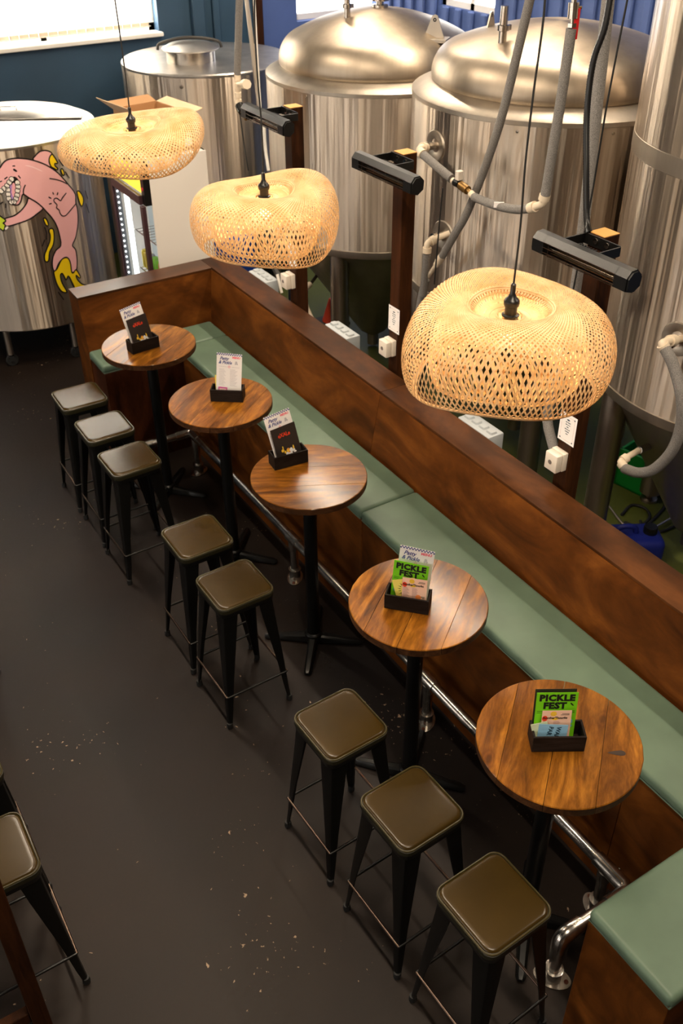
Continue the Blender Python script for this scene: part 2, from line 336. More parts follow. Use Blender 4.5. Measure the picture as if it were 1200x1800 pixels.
TEETH=[(-1.794,1.656),(-1.822,1.634),(-1.851,1.609),(-1.85,1.578),(-1.856,1.544),(-1.859,1.509),(-1.842,1.482),(-1.815,1.482),(-1.79,1.504),(-1.772,1.53),(-1.759,1.564),(-1.746,1.594),(-1.745,1.625),(-1.883,1.59),(-1.917,1.573)]
LINES=[[(-1.412,1.616),(-1.35,1.599),(-1.281,1.573),(-1.216,1.539)],[(-1.671,1.6),(-1.693,1.575),(-1.707,1.541),(-1.7,1.523)],[(-1.247,1.472),(-1.305,1.444),(-1.332,1.424),(-1.368,1.451),(-1.401,1.45),(-1.407,1.43),(-1.381,1.4),(-1.393,1.377),(-1.367,1.354),(-1.365,1.332),(-1.343,1.302),(-1.3,1.298),(-1.235,1.326),(-1.15,1.363)],[(-1.405,1.506),(-1.398,1.486)],[(-1.346,1.495),(-1.359,1.476)],[(-1.458,1.476),(-1.432,1.461)],[(-1.468,1.42),(-1.438,1.421)],[(-1.56,1.247),(-1.551,1.198),(-1.566,1.141)],[(-1.583,1.144),(-1.623,1.093)],[(-1.545,0.683),(-1.5,0.602)],[(-1.268,1.741),(-1.228,1.682)],[(-1.217,1.638),(-1.175,1.577)],[(-0.978,1.436),(-0.956,1.361)],[(-0.998,1.334),(-0.973,1.245)],[(-1.958,1.469),(-1.922,1.488)],[(-1.9,1.473),(-1.909,1.438)],[(-1.863,1.661),(-1.829,1.676)],[(-1.723,1.678),(-1.706,1.655)],[(-1.76,1.754),(-1.734,1.753)],[(-1.911,1.644),(-1.89,1.649)],[(-1.778,1.617),(-1.799,1.543)]]
PIPES={'hose_desc':[(3.38,3.725,3.258),(3.38,3.793,2.94),(3.38,3.861,2.658),(3.38,3.963,2.374),(3.38,4.08,2.108),(3.38,4.169,1.966),(3.38,4.278,1.794)],'hose_desc_low':[(3.38,4.429,1.591),(3.38,4.474,1.392),(3.38,4.513,1.055)],'fit_desc':[(3.38,4.278,1.794),(3.38,4.334,1.719),(3.38,4.407,1.621)],'drop':[(3.3,3.355,3.157),(3.3,3.367,2.845),(3.3,3.387,2.528),(3.3,3.395,2.408)],'drop_top':[(3.3,3.362,3.302),(3.3,3.353,3.162)],'drop_elbow':[(3.3,3.398,2.402),(3.3,3.407,2.363),(3.3,3.488,2.317)],'sag':[(3.3,3.496,2.312),(3.3,3.6,2.28),(3.3,3.755,2.258),(3.3,3.936,2.254)],'valve':[(3.3,3.936,2.257),(3.3,4.013,2.283),(3.3,4.126,2.294)],'arm':[(3.3,4.136,2.301),(3.3,4.27,2.333),(3.3,4.402,2.368)],'arm_elbow':[(3.3,4.402,2.368),(3.3,4.446,2.38),(3.32,4.447,2.396),(3.4,4.505,2.368)],'vert':[(3.2,3.067,3.34),(3.2,3.045,2.895),(3.2,3.014,2.014),(3.2,3.074,1.452),(3.2,3.076,1.314),(3.15,2.938,1.191)],'conduit':[(3.1,2.96,3.348),(3.08,2.949,3.23),(3.05,2.956,3.106),(3.03,2.932,2.916),(3.0,2.862,2.706),(2.98,2.801,2.521),(2.95,2.744,2.477)],'cable':[(3.1,2.869,3.358),(3.1,2.896,2.936),(3.12,2.922,2.598),(3.15,2.983,2.066)],'leftpipe':[(3.3,6.599,2.946),(3.3,6.714,2.411)],'leftfit':[(3.3,6.714,2.411),(3.3,6.727,2.203)],'leftvalve':[(3.3,6.715,2.341),(3.25,6.503,2.383)],'leftblk':[(3.3,6.719,2.192),(3.3,6.668,2.158)],'leftcable':[(3.3,6.716,2.148),(3.3,6.685,1.973),(3.3,6.634,1.73)],'lean1':[(3.45,6.799,2.913),(3.45,6.745,2.584),(3.45,6.682,2.136)],'lean2':[(3.45,6.675,2.927),(3.45,6.673,2.518),(3.45,6.665,2.123)],'lean3':[(3.3,6.34,2.206),(3.3,6.331,1.969),(3.3,6.295,1.814)],'c775':[(3.3,4.208,2.232),(3.3,4.219,2.067),(3.3,4.228,1.862),(3.3,4.238,1.647)],'elb2':[(3.5,4.372,1.882),(3.42,4.405,1.852),(3.36,4.403,1.836),(3.36,4.404,1.776)],'elb2low':[(3.36,4.404,1.772),(3.36,4.424,1.492)],'loopE':[(3.45,2.632,1.858),(3.42,2.546,1.82),(3.4,2.454,1.717),(3.4,2.413,1.583),(3.4,2.426,1.416),(3.42,2.518,1.244),(3.45,2.631,1.145),(3.5,2.76,1.08)],'loopE_top':[(3.66,2.711,1.818),(3.5,2.659,1.87),(3.44,2.645,1.879),(3.45,2.632,1.858)],'loopE_bot':[(3.5,2.76,1.08),(3.5,2.798,1.102),(3.55,2.797,1.118),(3.66,2.821,1.107)],'grey2':[(3.1,5.956,1.274),(3.1,5.769,1.153)],'white2':[(3.05,5.764,1.244),(3.05,5.707,1.12)],'ccone':[(3.9,6.614,0.776),(3.75,6.475,0.777),(3.6,6.34,0.789)],'cconepipe':[(3.6,6.34,0.779),(3.6,6.301,0.653),(3.6,6.212,0.576)],'loopfloor':[(4.392,3.415,0.01),(4.535,3.458,0.01),(4.583,3.371,0.01),(4.515,3.282,0.01),(4.387,3.264,0.01),(4.349,3.342,0.01),(4.38,3.231,0.01),(4.641,3.295,0.01),(4.777,3.368,0.01),(4.789,3.484,0.01)],'loopfloor2':[(4.451,3.299,0.01),(4.386,3.212,0.01),(4.469,3.138,0.01),(4.655,3.131,0.01)],'whitefloor':[(4.369,3.515,0.03),(4.3,3.288,0.03),(4.405,3.184,0.03),(4.632,3.191,0.03)]}

# ------------------------------------------------------------------ room
bm = NB(); bx(bm, (-5, -4, -.2), (2.93, 10, 0)); struct('floor', bm, FLOOR)
bm = NB(); bx(bm, (2.93, -4, -.2), (6.8, 10, 0)); struct('floor', bm, FLOORG)
# far wall with two window openings: x 0.6..4.06 (z 2.18..4.4) and x 5.68..6.75 (z 2.14..3.5)
bm = NB()
bx(bm, (-5, 10, 0), (5.22, 10.3, 2.18)); bx(bm, (-5, 10, 2.18), (.6, 10.3, 5.2)); bx(bm, (.6, 10, 4.4), (4.06, 10.3, 5.2)); bx(bm, (4.06, 10, 2.18), (5.22, 10.3, 5.2))
struct('wall_far', bm, NAVY)
bm = NB()
bx(bm, (5.22, 10, 0), (7.0, 10.3, 2.14)); bx(bm, (5.22, 10, 2.14), (5.68, 10.3, 5.2)); bx(bm, (5.68, 10, 3.5), (7.0, 10.3, 5.2))
struct('wall_far_bay', bm, BLUEW)
bm = NB(); bx(bm, (4.42, 9.93, 0), (4.56, 10, 5.2), .01); bx(bm, (4.66, 9.95, 0), (4.74, 10, 5.2), .01); struct('trim_1', bm, NAVY)
bm = NB(); bx(bm, (5.14, 9.9, 0), (5.22, 10.0, 5.2), .01); struct('trim_2', bm, POST)
# right wall: corrugated blue cladding
bm = NB()
for (z0, z1, y0, y1) in ((0, 2.35, -4, 10.3), (2.35, 5.2, -4, 7.95), (2.35, 5.2, 8.9, 10.3), (3.4, 5.2, 7.95, 8.9)):
    bx(bm, (6.8, y0, z0), (7.0, y1, z1))
y = 2.0
while y < 9.9:
    if not (7.95 < y < 8.9): bx(bm, (6.76, y, 0), (6.8, y + .09, 4.2), .012)
    else: bx(bm, (6.76, y, 0), (6.8, y + .09, 2.35), .012)
    y += .21
struct('wall_right', bm, BLUEW)
# unseen glowing window panes added to the left wall to streak the steel
WY = (-1.6, .5, 2.6, 4.9, 7.2)
bm = NB(); bx(bm, (-5.2, -4, 0), (-5, 10.3, 1.2)); bx(bm, (-5.2, -4, 4.2), (-5, 10.3, 5.2)); ya = -4
for y0 in WY: bx(bm, (-5.2, ya, 1.2), (-5, y0, 4.2)); ya = y0 + .62
bx(bm, (-5.2, ya, 1.2), (-5, 10.3, 4.2))
struct('wall_left', bm, GREYW)
for i, y0 in enumerate(WY):
    y1 = y0 + .62
    w = box('window_%d' % (i + 3), (-5.16, y0, 1.2), (-5.12, y1, 4.2), GLOW_P, smooth=0); w['kind'] = 'structure'  # pane out of view, added for its reflection in the tanks
    bm = NB()
    for q in (0, 1): bx(bm, (-5.12, y0 + (y1 - y0) * q - .03, 1.2), (-5.04, y0 + (y1 - y0) * q + .03, 4.2))
    for q in (0, .5, 1): bx(bm, (-5.12, y0, 1.2 + 3 * q - .03), (-5.04, y1, 1.2 + 3 * q + .03))
    obj('window_frame', bm, FRAMEW, w, 0)
bm = NB(); bx(bm, (-5.2, -4.2, 0), (7, -4, 5.2)); struct('wall_near', bm, GREYW)
bm = NB(); bx(bm, (-5.2, -4.2, 5.2), (7, 10.3, 5.35)); struct('ceiling', bm, DARKC)
# far window with sill, frame and vertical blinds
w = box('window_1', (.6, 10.2, 2.18), (4.06, 10.23, 4.4), SKY_W, smooth=0); w['kind'] = 'structure'
bm = NB()
for x in (.63, 1.75, 2.9, 4.03): bx(bm, (x - .03, 10.12, 2.18), (x + .03, 10.19, 4.4))
for z in (2.22, 4.37): bx(bm, (.6, 10.12, z - .04), (4.06, 10.19, z + .04))
obj('window_frame', bm, FRAMEW, w, 0)
box('window_sill', (.55, 9.93, 2.15), (4.08, 10.12, 2.19), FRAMEW, w, .006)
bl = thing('vertical_blind', 'white vertical blind of fabric slats across the far window', 'blind', (0, 10.05, 2.2))
bm = NB(); bx(bm, (-.045, -.001, .03), (.045, .001, 2.15)); s0 = obj('slat', bm, BLIND, bl, 0)
bm = NB(); bx(bm, (-.0455, -.003, .03), (-.040, .003, 2.15)); bx(bm, (.040, -.003, .03), (.0455, .003, 2.15)); bx(bm, (-.045, -.003, .03), (.045, .003, .075)); hm = obj('hem_and_overlap_shade', bm, HEM_LINES, s0, 0)  # side strips stand in for shade where slats overlap; bottom strip is hem
x = .7
first = True
while x < 4.0:
    s = s0 if first else s0.copy()
    if not first: COL.objects.link(s); h2_ = hm.copy(); COL.objects.link(h2_); h2_.parent = s
    first = False
    s.location = (x, 0, 0); s.rotation_euler = (0, 0, .12 + random.uniform(-.08, .08)); x += .095
tb('bead_chain', [(.66, -.03, .045), (3.98, -.03, .045)], .004, FRAMEW, bl, 5)
w = box('window_2', (5.68, 10.2, 2.14), (6.8, 10.23, 3.5), SKY_Q, smooth=0); w['kind'] = 'structure'
bm = NB(); bx(bm, (5.68, 10.1, 2.14), (5.74, 10.19, 3.5)); bx(bm, (5.68, 10.1, 2.14), (6.8, 10.19, 2.2)); obj('window_frame', bm, FRAMEW, w, 0)
w = box('window_8', (6.92, 7.95, 2.35), (6.95, 8.9, 3.4), SKY_Q, smooth=0); w['kind'] = 'structure'
bm = NB()
for q in (7.98, 8.4, 8.87): bx(bm, (6.84, q - .03, 2.35), (6.91, q + .03, 3.4))
bx(bm, (6.84, 7.95, 2.35), (6.91, 8.9, 2.41)); obj('window_frame', bm, FRAMEW, w, 0)

# ------------------------------------------------------------------ banquette
XF, XB, ZS, ZT = 2.285, 2.66, .784, 1.22          # seat front, seat back, top of the seat box, top of the backrest
Y0, Y1 = .745, 5.83                                # near end, front of the far end seat
bq = thing('banquette_bench', 'long stained plywood banquette with an L-shaped end and high back', 'bench', (2.3, 3.6, 0))
def bqp(name, lo, hi, m, bev=.002, pre=None):
    bm = NB(); vs = bx(bm, lo, hi, bev)
    bmesh.ops.translate(bm, verts=bm.verts, vec=(-2.3, -3.6, 0)); return obj(name, bm, m, bq, .5)
for y0, y1 in ((1.107, 1.484), (1.487, 3.46), (3.463, 5.828)): bqp('front_panel', (XF, y0, .0), (XF + .02, y1, ZS), PLY_Y)
def raked(name, ya, yb, m):
    bm = NB(); a = (XB - .045, .0)
    poly = [(XB - .01, .76), (XB + .065, ZT - .018), (2.925, ZT - .018), (2.925, 0), (XB + .02, 0), (XB + .02, .76)]
    prism(bm, [(p[0], p[1]) for p in poly], ya, yb, Matrix(((1, 0, 0, -2.3), (0, 0, 1, -3.6), (0, 1, 0, 0), (0, 0, 0, 1)))); return obj(name, bm, m, bq, .3)
raked('backrest_panel', -1.5, 1.48, PLY_Y); raked('backrest_panel', 1.483, 3.948, PLY_Y); raked('backrest_panel', 3.951, 6.19, PLY_Y)
for ya, yb in ((-1.5, 1.48), (1.482, 3.949), (3.951, 6.385)): bqp('top_cap', (2.731, ya, ZT - .018), (2.925, yb, ZT), CAP_Y, .0015)
bqp('top_cap', (1.70, 6.19, ZT - .018), (2.7295, 6.385, ZT), CAP_X, .0015)
bm = NB(); prism(bm, [(6.12, .76), (6.19, ZT - .018), (6.385, ZT - .018), (6.385, 0), (6.14, 0), (6.14, .76)], 1.70, 2.729, Matrix(((0, 0, 1, -2.3), (1, 0, 0, -3.6), (0, 1, 0, 0), (0, 0, 0, 1)))); obj('end_backrest', bm, PLY_X, bq, .3)
bqp('end_seat_box', (1.70, 5.832, 0), (XB, 6.115, ZS), PLY_V)
bqp('near_seat_box', (1.69, Y0, 0), (XB, 1.105, ZS), PLY_X)
bqp('seat_deck', (XF + .0205, 1.107, ZS - .02), (XB - .0, 5.83, ZS), PLY_Y)
def cushion(lo, hi, label):
    bm = NB(); bx(bm, (0, 0, 0), (hi[0] - lo[0], hi[1] - lo[1], hi[2] - lo[2]), .022, seg=4)
    o = obj('seat_cushion', bm, SAGE, None, 1.2); o.location = lo
    bm = NB(); L, D = hi[0] - lo[0], hi[1] - lo[1]
    tube(bm, [(.006, .006, .004), (L - .006, .006, .004), (L - .006, D - .006, .004), (.006, D - .006, .004)], .004, 6, closed=True); obj('piping', bm, SAGE, o, 1)
    return tag(o, label, 'cushion', 'sage green banquette cushions')
ZC = ZS + .001
cushion((1.69, 5.832, ZC), (XB - .012, 6.118, ZC + .062), 'short sage green vinyl seat pad at the far end, behind the farthest table')
cushion((XF - .012, 3.465, ZC), (XB - .012, 5.829, ZC + .062), 'long sage green vinyl seat pad running beside the three farther tables')
cushion((XF - .012, 1.109, ZC), (XB - .012, 3.461, ZC + .062), 'long sage green vinyl seat pad running beside the two nearer tables')
cushion((1.676, .735, ZC), (XB - .012, 1.106, ZC + .062), 'sage green seat pad on the near end box, cut off by the right edge')

# ------------------------------------------------------------------ foot rail
fr = thing('foot_rail', 'galvanised tube foot rail along the foot of the banquette', 'rail', (2.17, 3.4, 0))
def frp(name, pts, r, m=GALV, k=0, seg=14): return tb(name, [(p[0] - 2.17, p[1] - 3.4, p[2]) for p in pts], r, m, fr, seg, k)
RX, RZ, NY, FY = 2.17, .31, 1.275, 5.55
frp('rail_tube', [(RX, NY + .09, RZ), (RX, FY - .07, RZ)], .0275, seg=18)
frp('rail_tube', [(RX - .07, FY, RZ), (1.80, FY, RZ)], .0275, seg=18)
frp('rail_tube', [(RX - .09, NY, RZ), (1.86, NY, RZ)], .0275, seg=18)
for (y, s) in ((NY, 1), (FY, -1)):
    e = frp('elbow_fitting', [(RX, y + .12 * s, RZ), (RX, y + .03 * s, RZ), (RX - .008, y + .008 * s, RZ), (RX - .03, y, RZ), (RX - .12, y, RZ)], .0345, seg=18)
    for p in ((RX + .031, y + .085 * s, RZ + .014), (RX - .085, y - .031 * s, RZ + .014)):
        bm = NB(); bmesh.ops.create_uvsphere(bm, u_segments=8, v_segments=6, radius=.007, matrix=Matrix.Translation((p[0] - 2.17, p[1] - 3.4, p[2]))); obj('set_screw', bm, CHROME, e, 1)
frp('elbow_fitting', [(1.90, NY, RZ), (1.84, NY, RZ), (1.812, NY, RZ - .012), (1.80, NY, RZ - .04), (1.80, NY, RZ - .13)], .0345, k=3, seg=18)
frp('elbow_fitting', [(1.88, FY, RZ), (1.82, FY, RZ), (1.80, FY, RZ - .012), (1.79, FY, RZ - .04), (1.79, FY, RZ - .13)], .0345, k=3, seg=18)
for (x, y, tee, rot) in ((RX, 5.475, 1, .4), (RX, 4.05, 1, .9), (RX, 2.655, 1, .7), (RX, 1.40, 1, 1.3), (1.80, NY, 0, 2.2), (1.79, FY, 0, .6)):
    frp('upright', [(x, y, .01), (x, y, RZ - (.02 if tee else .1))], .026)
    if tee:
        frp('tee_fitting', [(x, y - .055, RZ), (x, y + .055, RZ)], .0345, seg=18); frp('tee_collar', [(x, y, RZ - .07), (x, y, RZ - .02)], .033)
    bm = NB(); ov = [(.078 * math.cos(a), .048 * math.sin(a)) for a in [k * PI / 12 for k in range(24)]]
    prism(bm, ov, 0, .008, Matrix.Translation((x - 2.17, y - 3.4, 0)) @ Matrix.Rotation(rot, 4, 'Z'))
    lathe(bm, [(.037, .006), (.034, .066), (.039, .068), (.039, .078), (.032, .079), (.027, .079)], 18, (x - 2.17, y - 3.4, 0)); fl = obj('floor_flange', bm, GALV, fr, .6)
    for s in (-1, 1):
        bm = NB(); lathe(bm, [(0, .013), (.009, .012), (.010, .008)], 10, (x - 2.17 + .058 * s * math.cos(rot), y - 3.4 + .058 * s * math.sin(rot), 0)); obj('screw', bm, RUST, fl, 1)

# ------------------------------------------------------------------ tables
def make_table(x, y, rz, base_rz, label, widths):
    t = thing('poseur_table', label, 'table', (x, y, 0), rz, 'round high tables along the banquette')
    R, zt, th = .30, 1.167, .036; u = -R
    tot = sum(widths)
    for i, wq in enumerate(widths):
        a = u; b = u + 2 * R * wq / tot; u = b; a2, b2 = (a + .001 if i else a), (b - .001 if i < len(widths) - 1 else b)
        pts = []; n = 22
        for k in range(n + 1):
            q = a2 + (b2 - a2) * k / n; q = max(-R * .99999, min(R * .99999, q)); pts.append((math.sqrt(R * R - q * q), q))
        poly = pts + [(-p[0], p[1]) for p in pts[::-1]]; cl = []
        for p in poly:
            if not cl or (Vector(p) - Vector(cl[-1])).length > 1e-4: cl.append(p)
        if (Vector(cl[0]) - Vector(cl[-1])).length < 1e-4: cl.pop()
        bm = NB(); c0 = [bm.verts.new((p[0], p[1], zt - th)) for p in cl]; c1 = [bm.verts.new((p[0], p[1], zt - .003)) for p in cl]
        def ins(p, e): l = math.hypot(*p); return (p[0] * (l - e) / l, p[1] * (l - e) / l) if l > R - .002 else p
        c2 = [bm.verts.new((*ins(p, .003), zt + .0004 * (i % 2))) for p in cl]; m_ = len(cl)
        bm.faces.new(c0[::-1]); top = bm.faces.new(c2)
        for k in range(m_):
            bm.faces.new((c0[k], c0[(k + 1) % m_], c1[(k + 1) % m_], c1[k])).material_index = 1
            bm.faces.new((c1[k], c1[(k + 1) % m_], c2[(k + 1) % m_], c2[k]))
        obj('plank', bm, [TAB, TAB_EDGE], t, .4)
    Mb = Matrix.Rotation(base_rz - rz, 4, 'Z')
    bm = NB(); lathe(bm, [(.10, zt - th - .012), (.10, zt - th - .001)], 4, M=Mb); lathe(bm, [(.036, .05), (.036, zt - th - .01)], 24); obj('column', bm, BLACKM, t, .5)
    bm = NB()
    for k in range(4):
        Mk = Mb @ Matrix.Rotation(k * PI / 2, 4, 'Z'); vs = []
        for (d, w_, h) in ((0, .034, .062), (.05, .030, .058), (.18, .025, .042), (.27, .022, .034), (.287, .014, .026)):
            vs.append([bm.verts.new(Mk @ Vector(p)) for p in ((d, -w_, .012), (d, w_, .012), (d, w_ * .8, h - .008), (d, w_ * .45, h), (d, -w_ * .45, h), (d, -w_ * .8, h - .008))])
        for A, Bq in zip(vs, vs[1:]):
            for i in range(6): bm.faces.new((A[i], A[(i + 1) % 6], Bq[(i + 1) % 6], Bq[i]))
        bm.faces.new(vs[0][::-1]); bm.faces.new(vs[-1])
        lathe(bm, [(.016, 0), (.017, .014)], 10, tuple(Mk @ Vector((.262, 0, 0))))
    lathe(bm, [(.052, .03), (.05, .068), (.042, .078), (.038, .080)], 24); obj('cross_base', bm, BLACKM, t, .6)
    return t
d = math.radians
make_table(1.878, 5.360, d(37), d(-46), 'round pine high table in the far corner by the end of the banquette', (1, 1.3, 1.2, 1))
make_table(1.941, 4.442, d(37), d(-45), 'round pine high table holding the fully visible white menu', (.9, 1, 1.1, 1.2, .9))
make_table(1.982, 3.503, d(-28), d(-38), 'round pine high table in the middle of the row of five', (1.2, 1, 1.3))
make_table(1.890, 2.419, d(37), d(-50), 'round pine high table second nearest, with white and green menus', (.8, 1.1, 1.0, .9))
T5 = make_table(1.878, 1.532, d(40), d(-45), 'round pine high table nearest the camera, with a knot at its right rim', (1.0, 1.2, 1.2, .8))

bm = NB()
for k in range(20):
    a_ = k * PI / 10; bm.verts.new((.026 * math.cos(a_) * (1.0 if math.cos(a_) > 0 else 1.5), .011 * math.sin(a_) * (1 + .5 * math.cos(a_)), 0))
bm.faces.new(list(bm.verts)); kn = obj('knot', bm, mat('dark_knot', srgb(46, 28, 14), .4), T5, 0); kn.location = Matrix.Rotation(-d(40), 4, 'Z') @ Vector((.138, -.160, 1.1679))
kn.rotation_euler = (0, 0, d(-75))

# ------------------------------------------------------------------ bar stools
def rr(h, r, n=5):
    return [(sx * (h - r) + r * math.cos(a + k * PI / 2), sy * (h - r) + r * math.sin(a + k * PI / 2)) for k, (sx, sy) in enumerate(((1, 1), (-1, 1), (-1, -1), (1, -1))) for a in [j * PI / 2 / n for j in range(n + 1)]]
def loft(bm, loops, cap0=True, cap1=True):
    R = [[bm.verts.new(p) for p in L] for L in loops]; n = len(R[0])
    for A, Bq in zip(R, R[1:]):
        for k in range(n): bm.faces.new((A[k], A[(k + 1) % n], Bq[(k + 1) % n], Bq[k]))
    if cap0: bm.faces.new(R[0][::-1])
    if cap1: bm.faces.new(R[-1])
def make_stool():
    t = thing('bar_stool', '', 'stool', group='black metal bar stools')
    H = .785; h = .156
    bm = NB()
    def L(hh, z, r=.045): return [(x, y, z) for x, y in rr(hh, r)]
    loft(bm, [L(h - .009, H - .009, .042), L(h - .012, H - .004, .041), L(h - .016, H - .0012, .039), L(h - .022, H - .0002, .037), L(h - .034, H, .034), L(.05, H + .0003, .02)], cap0=False)
    loft(bm, [L(h - .002, H - .040), L(h, H - .034), L(h, H - .014), L(h - .012, H - .009, .042)], cap1=False)
    for f in bm.faces:
        if f.calc_center_median().z < H - .0105: f.material_index = 1
    p = obj('seat_pad', bm, [OLIVE, OLIVE_S], t, 1.0)
    bm = NB(); tube(bm, [(x, y, H - .009) for x, y in rr(h - .004, .043)], .0042, 6, closed=True); obj('piping', bm, OLIVE_P, p, 1)
    bm = NB(); loft(bm, [L(h - .006, H - .066, .04), L(h - .003, H - .041, .042)]); obj('seat_pan', bm, BLACKM, t)
    zt = H - .05; top, bot = .140, .192
    for k in range(4):
        R4 = Matrix.Rotation(k * PI / 2, 4, 'Z'); bm = NB(); loops = []
        for (z, c, w_) in ((zt, top, .082), (zt - .12, top + .008, .072), (.30, .172, .042), (.12, .184, .030), (.02, bot, .022)):
            L_ = [(c, c - w_), (c, c - .012), (c - .004, c - .004), (c - .012, c), (c - w_, c), (c - w_, c - .006), (c - .014, c - .007), (c - .007, c - .014), (c - .006, c - w_)]
            loops.append([R4 @ Vector((a, b_, z)) for a, b_ in L_])
        loft(bm, loops); leg = obj('leg', bm, BLACKM, t, .5)
        bm = NB(); lathe(bm, [(0, 0), (.015, 0), (.017, .01), (.015, .036), (0, .036)], 10, tuple(R4 @ Vector((bot - .010, bot - .010, 0)))); obj('foot_cap', bm, BLACKR, leg, .8)
        a = R4 @ Vector((.178, .178, .215)); b_ = R4 @ Vector((-.178, .178, .215))
        m1 = a * .85 + b_ * .15; m2 = a * .15 + b_ * .85; m1.z = m2.z = .215
        tb('footrest_rod', [a, m1, m2, b_], [.0055, .0068, .0068, .0055], BRONZE if k % 2 else BLACKG, t, 8)
    return t
ST = make_stool(); KIDS[ST] = list(ST.children)
for ch in KIDS[ST]: KIDS[ch] = list(ch.children)
stools = [
 (1.448, 5.645, -1, 'bar stool with greyish sheen on its seat, farthest of the row beside the end seat'),
 (1.450, 5.184, 0, 'bar stool with pale grey sheen on its seat, second from the far end'),
 (1.443, 4.743, 1, 'bar stool third from the far end, its seat half pale and half olive'),
 (1.462, 3.823, 0, 'bar stool behind its twin in front of the gap between two middle tables'),
 (1.454, 3.363, 1, 'bar stool with a small scratch on the seat, in front of the middle table'),
 (1.426, 2.313, 2, 'bar stool with two small dents at the far corner of its olive seat'),
 (1.437, 1.809, 2.5, 'bar stool between the table second nearest and the nearest one'),
 (1.452, 1.334, 2.3, 'bar stool nearest the camera, by the near end of the foot rail'),
 (-.011, 2.467, 0, 'bar stool cut off by the left edge, in front of the dark wooden leg'),
 (-.010, 2.960, 0, 'bar stool mostly hidden at the left edge, behind the other cut-off stool'),
 (.166, 4.410, 0, 'bar stool at the left edge of which only a foot tip shows')]
for i, (x, y, a, lab) in enumerate(stools):
    s = ST if i == 0 else copy_tree(ST)
    s.location = (x, y, 0); s.rotation_euler = (0, 0, d(a)); s['label'] = lab if len(lab.split()) > 3 else lab

# wooden table at the left edge: only one leg and its stretcher reach the picture
wt = thing('wooden_table', 'dark brown wooden table, only one leg and a stretcher in view at bottom left', 'table', (-.42, 2.7, 0))
box('tabletop', (-.40, -.62, 1.02), (.36, .62, 1.06), POST, wt, .004)
for sx in (-1, 1):
    for sy in (-1, 1):
        cx, cy = (.386 if sx > 0 else -.386), .477 * sy
        box('leg', (cx - .033, cy - .033, 0), (cx + .033, cy + .033, 1.02), POST, wt, .003)
for sy in (-1, 1): box('stretcher', (-.353, .477 * sy - .02, .075), (.353, .477 * sy + .02, .14), POST, wt, .003)

# ------------------------------------------------------------------ menu boxes and cards
CW = mat('white_card', srgb(250, 246, 244), .5); CG = mat('lime_green_card', srgb(122, 212, 24), .45); CK = mat('black_gloss_card', srgb(52, 45, 42), .28)
CP = mat('peach_card', srgb(248, 204, 178), .5); CY = mat('yellow_card', srgb(246, 226, 110), .5); CB = mat('light_blue_card', srgb(142, 192, 222), .5)
INKN = mat('navy_ink', srgb(48, 62, 140), .6); INKP = mat('pink_ink', srgb(240, 110, 130), .6); INKB = mat('black_ink', srgb(16, 18, 14), .6)
INKG = mat('grey_ink', srgb(200, 196, 200), .6); INKR = mat('red_orange_ink', srgb(236, 66, 30), .6); INKO = mat('orange_ink', srgb(240, 140, 70), .6)
INKY = mat('yellow_ink', srgb(246, 200, 60), .6); INKM = mat('magenta_ink', srgb(214, 80, 160), .6); INKM2 = mat('mauve_ink', srgb(200, 160, 150), .6); INKC = mat('cyan_ink', srgb(110, 190, 200), .6)
MPI = mat('pale_pink_ink', srgb(250, 214, 214), .6); INKD = mat('dark_teal_ink', srgb(40, 66, 84), .6)
def rects(name, rs, m, par, z=.0006):
    bm = NB()
    for (x0, y0, x1, y1) in rs:
        bm.faces.new([bm.verts.new(p) for p in ((x0, y0, z), (x1, y0, z), (x1, y1, z), (x0, y1, z))])
    return obj(name, bm, m, par, 0)
def blobs(name, L, m, par, z=.0008):
    bm = NB()
    for (x, y, rx, ry) in L:
        bm.faces.new([bm.verts.new((x + rx * math.cos(k * PI / 8), y + ry * math.sin(k * PI / 8), z)) for k in range(16)])
    return obj(name, bm, m, par, 0)
def card(name, w_, h, m, label, grp='menus and flyers in the table boxes', th=.0009):
    bm = NB(); bx(bm, (-w_ / 2, 0, -th), (w_ / 2, h, 0)); o = obj(name, bm, m, None, 0); tag(o, label, 'menu', grp); return o
def place(o, bx_m, x, y, z, lean, roll=0, turn=0):
    """stand a card in a box: x along the box, y depth, z height of its lower edge, lean backwards"""
    M = bx_m @ Matrix.Translation((x, y, z)) @ Matrix.Rotation(turn, 4, 'Z') @ Matrix.Rotation(PI / 2 - lean, 4, 'X') @ Matrix.Rotation(roll, 4, 'Z')
    o.matrix_world = M
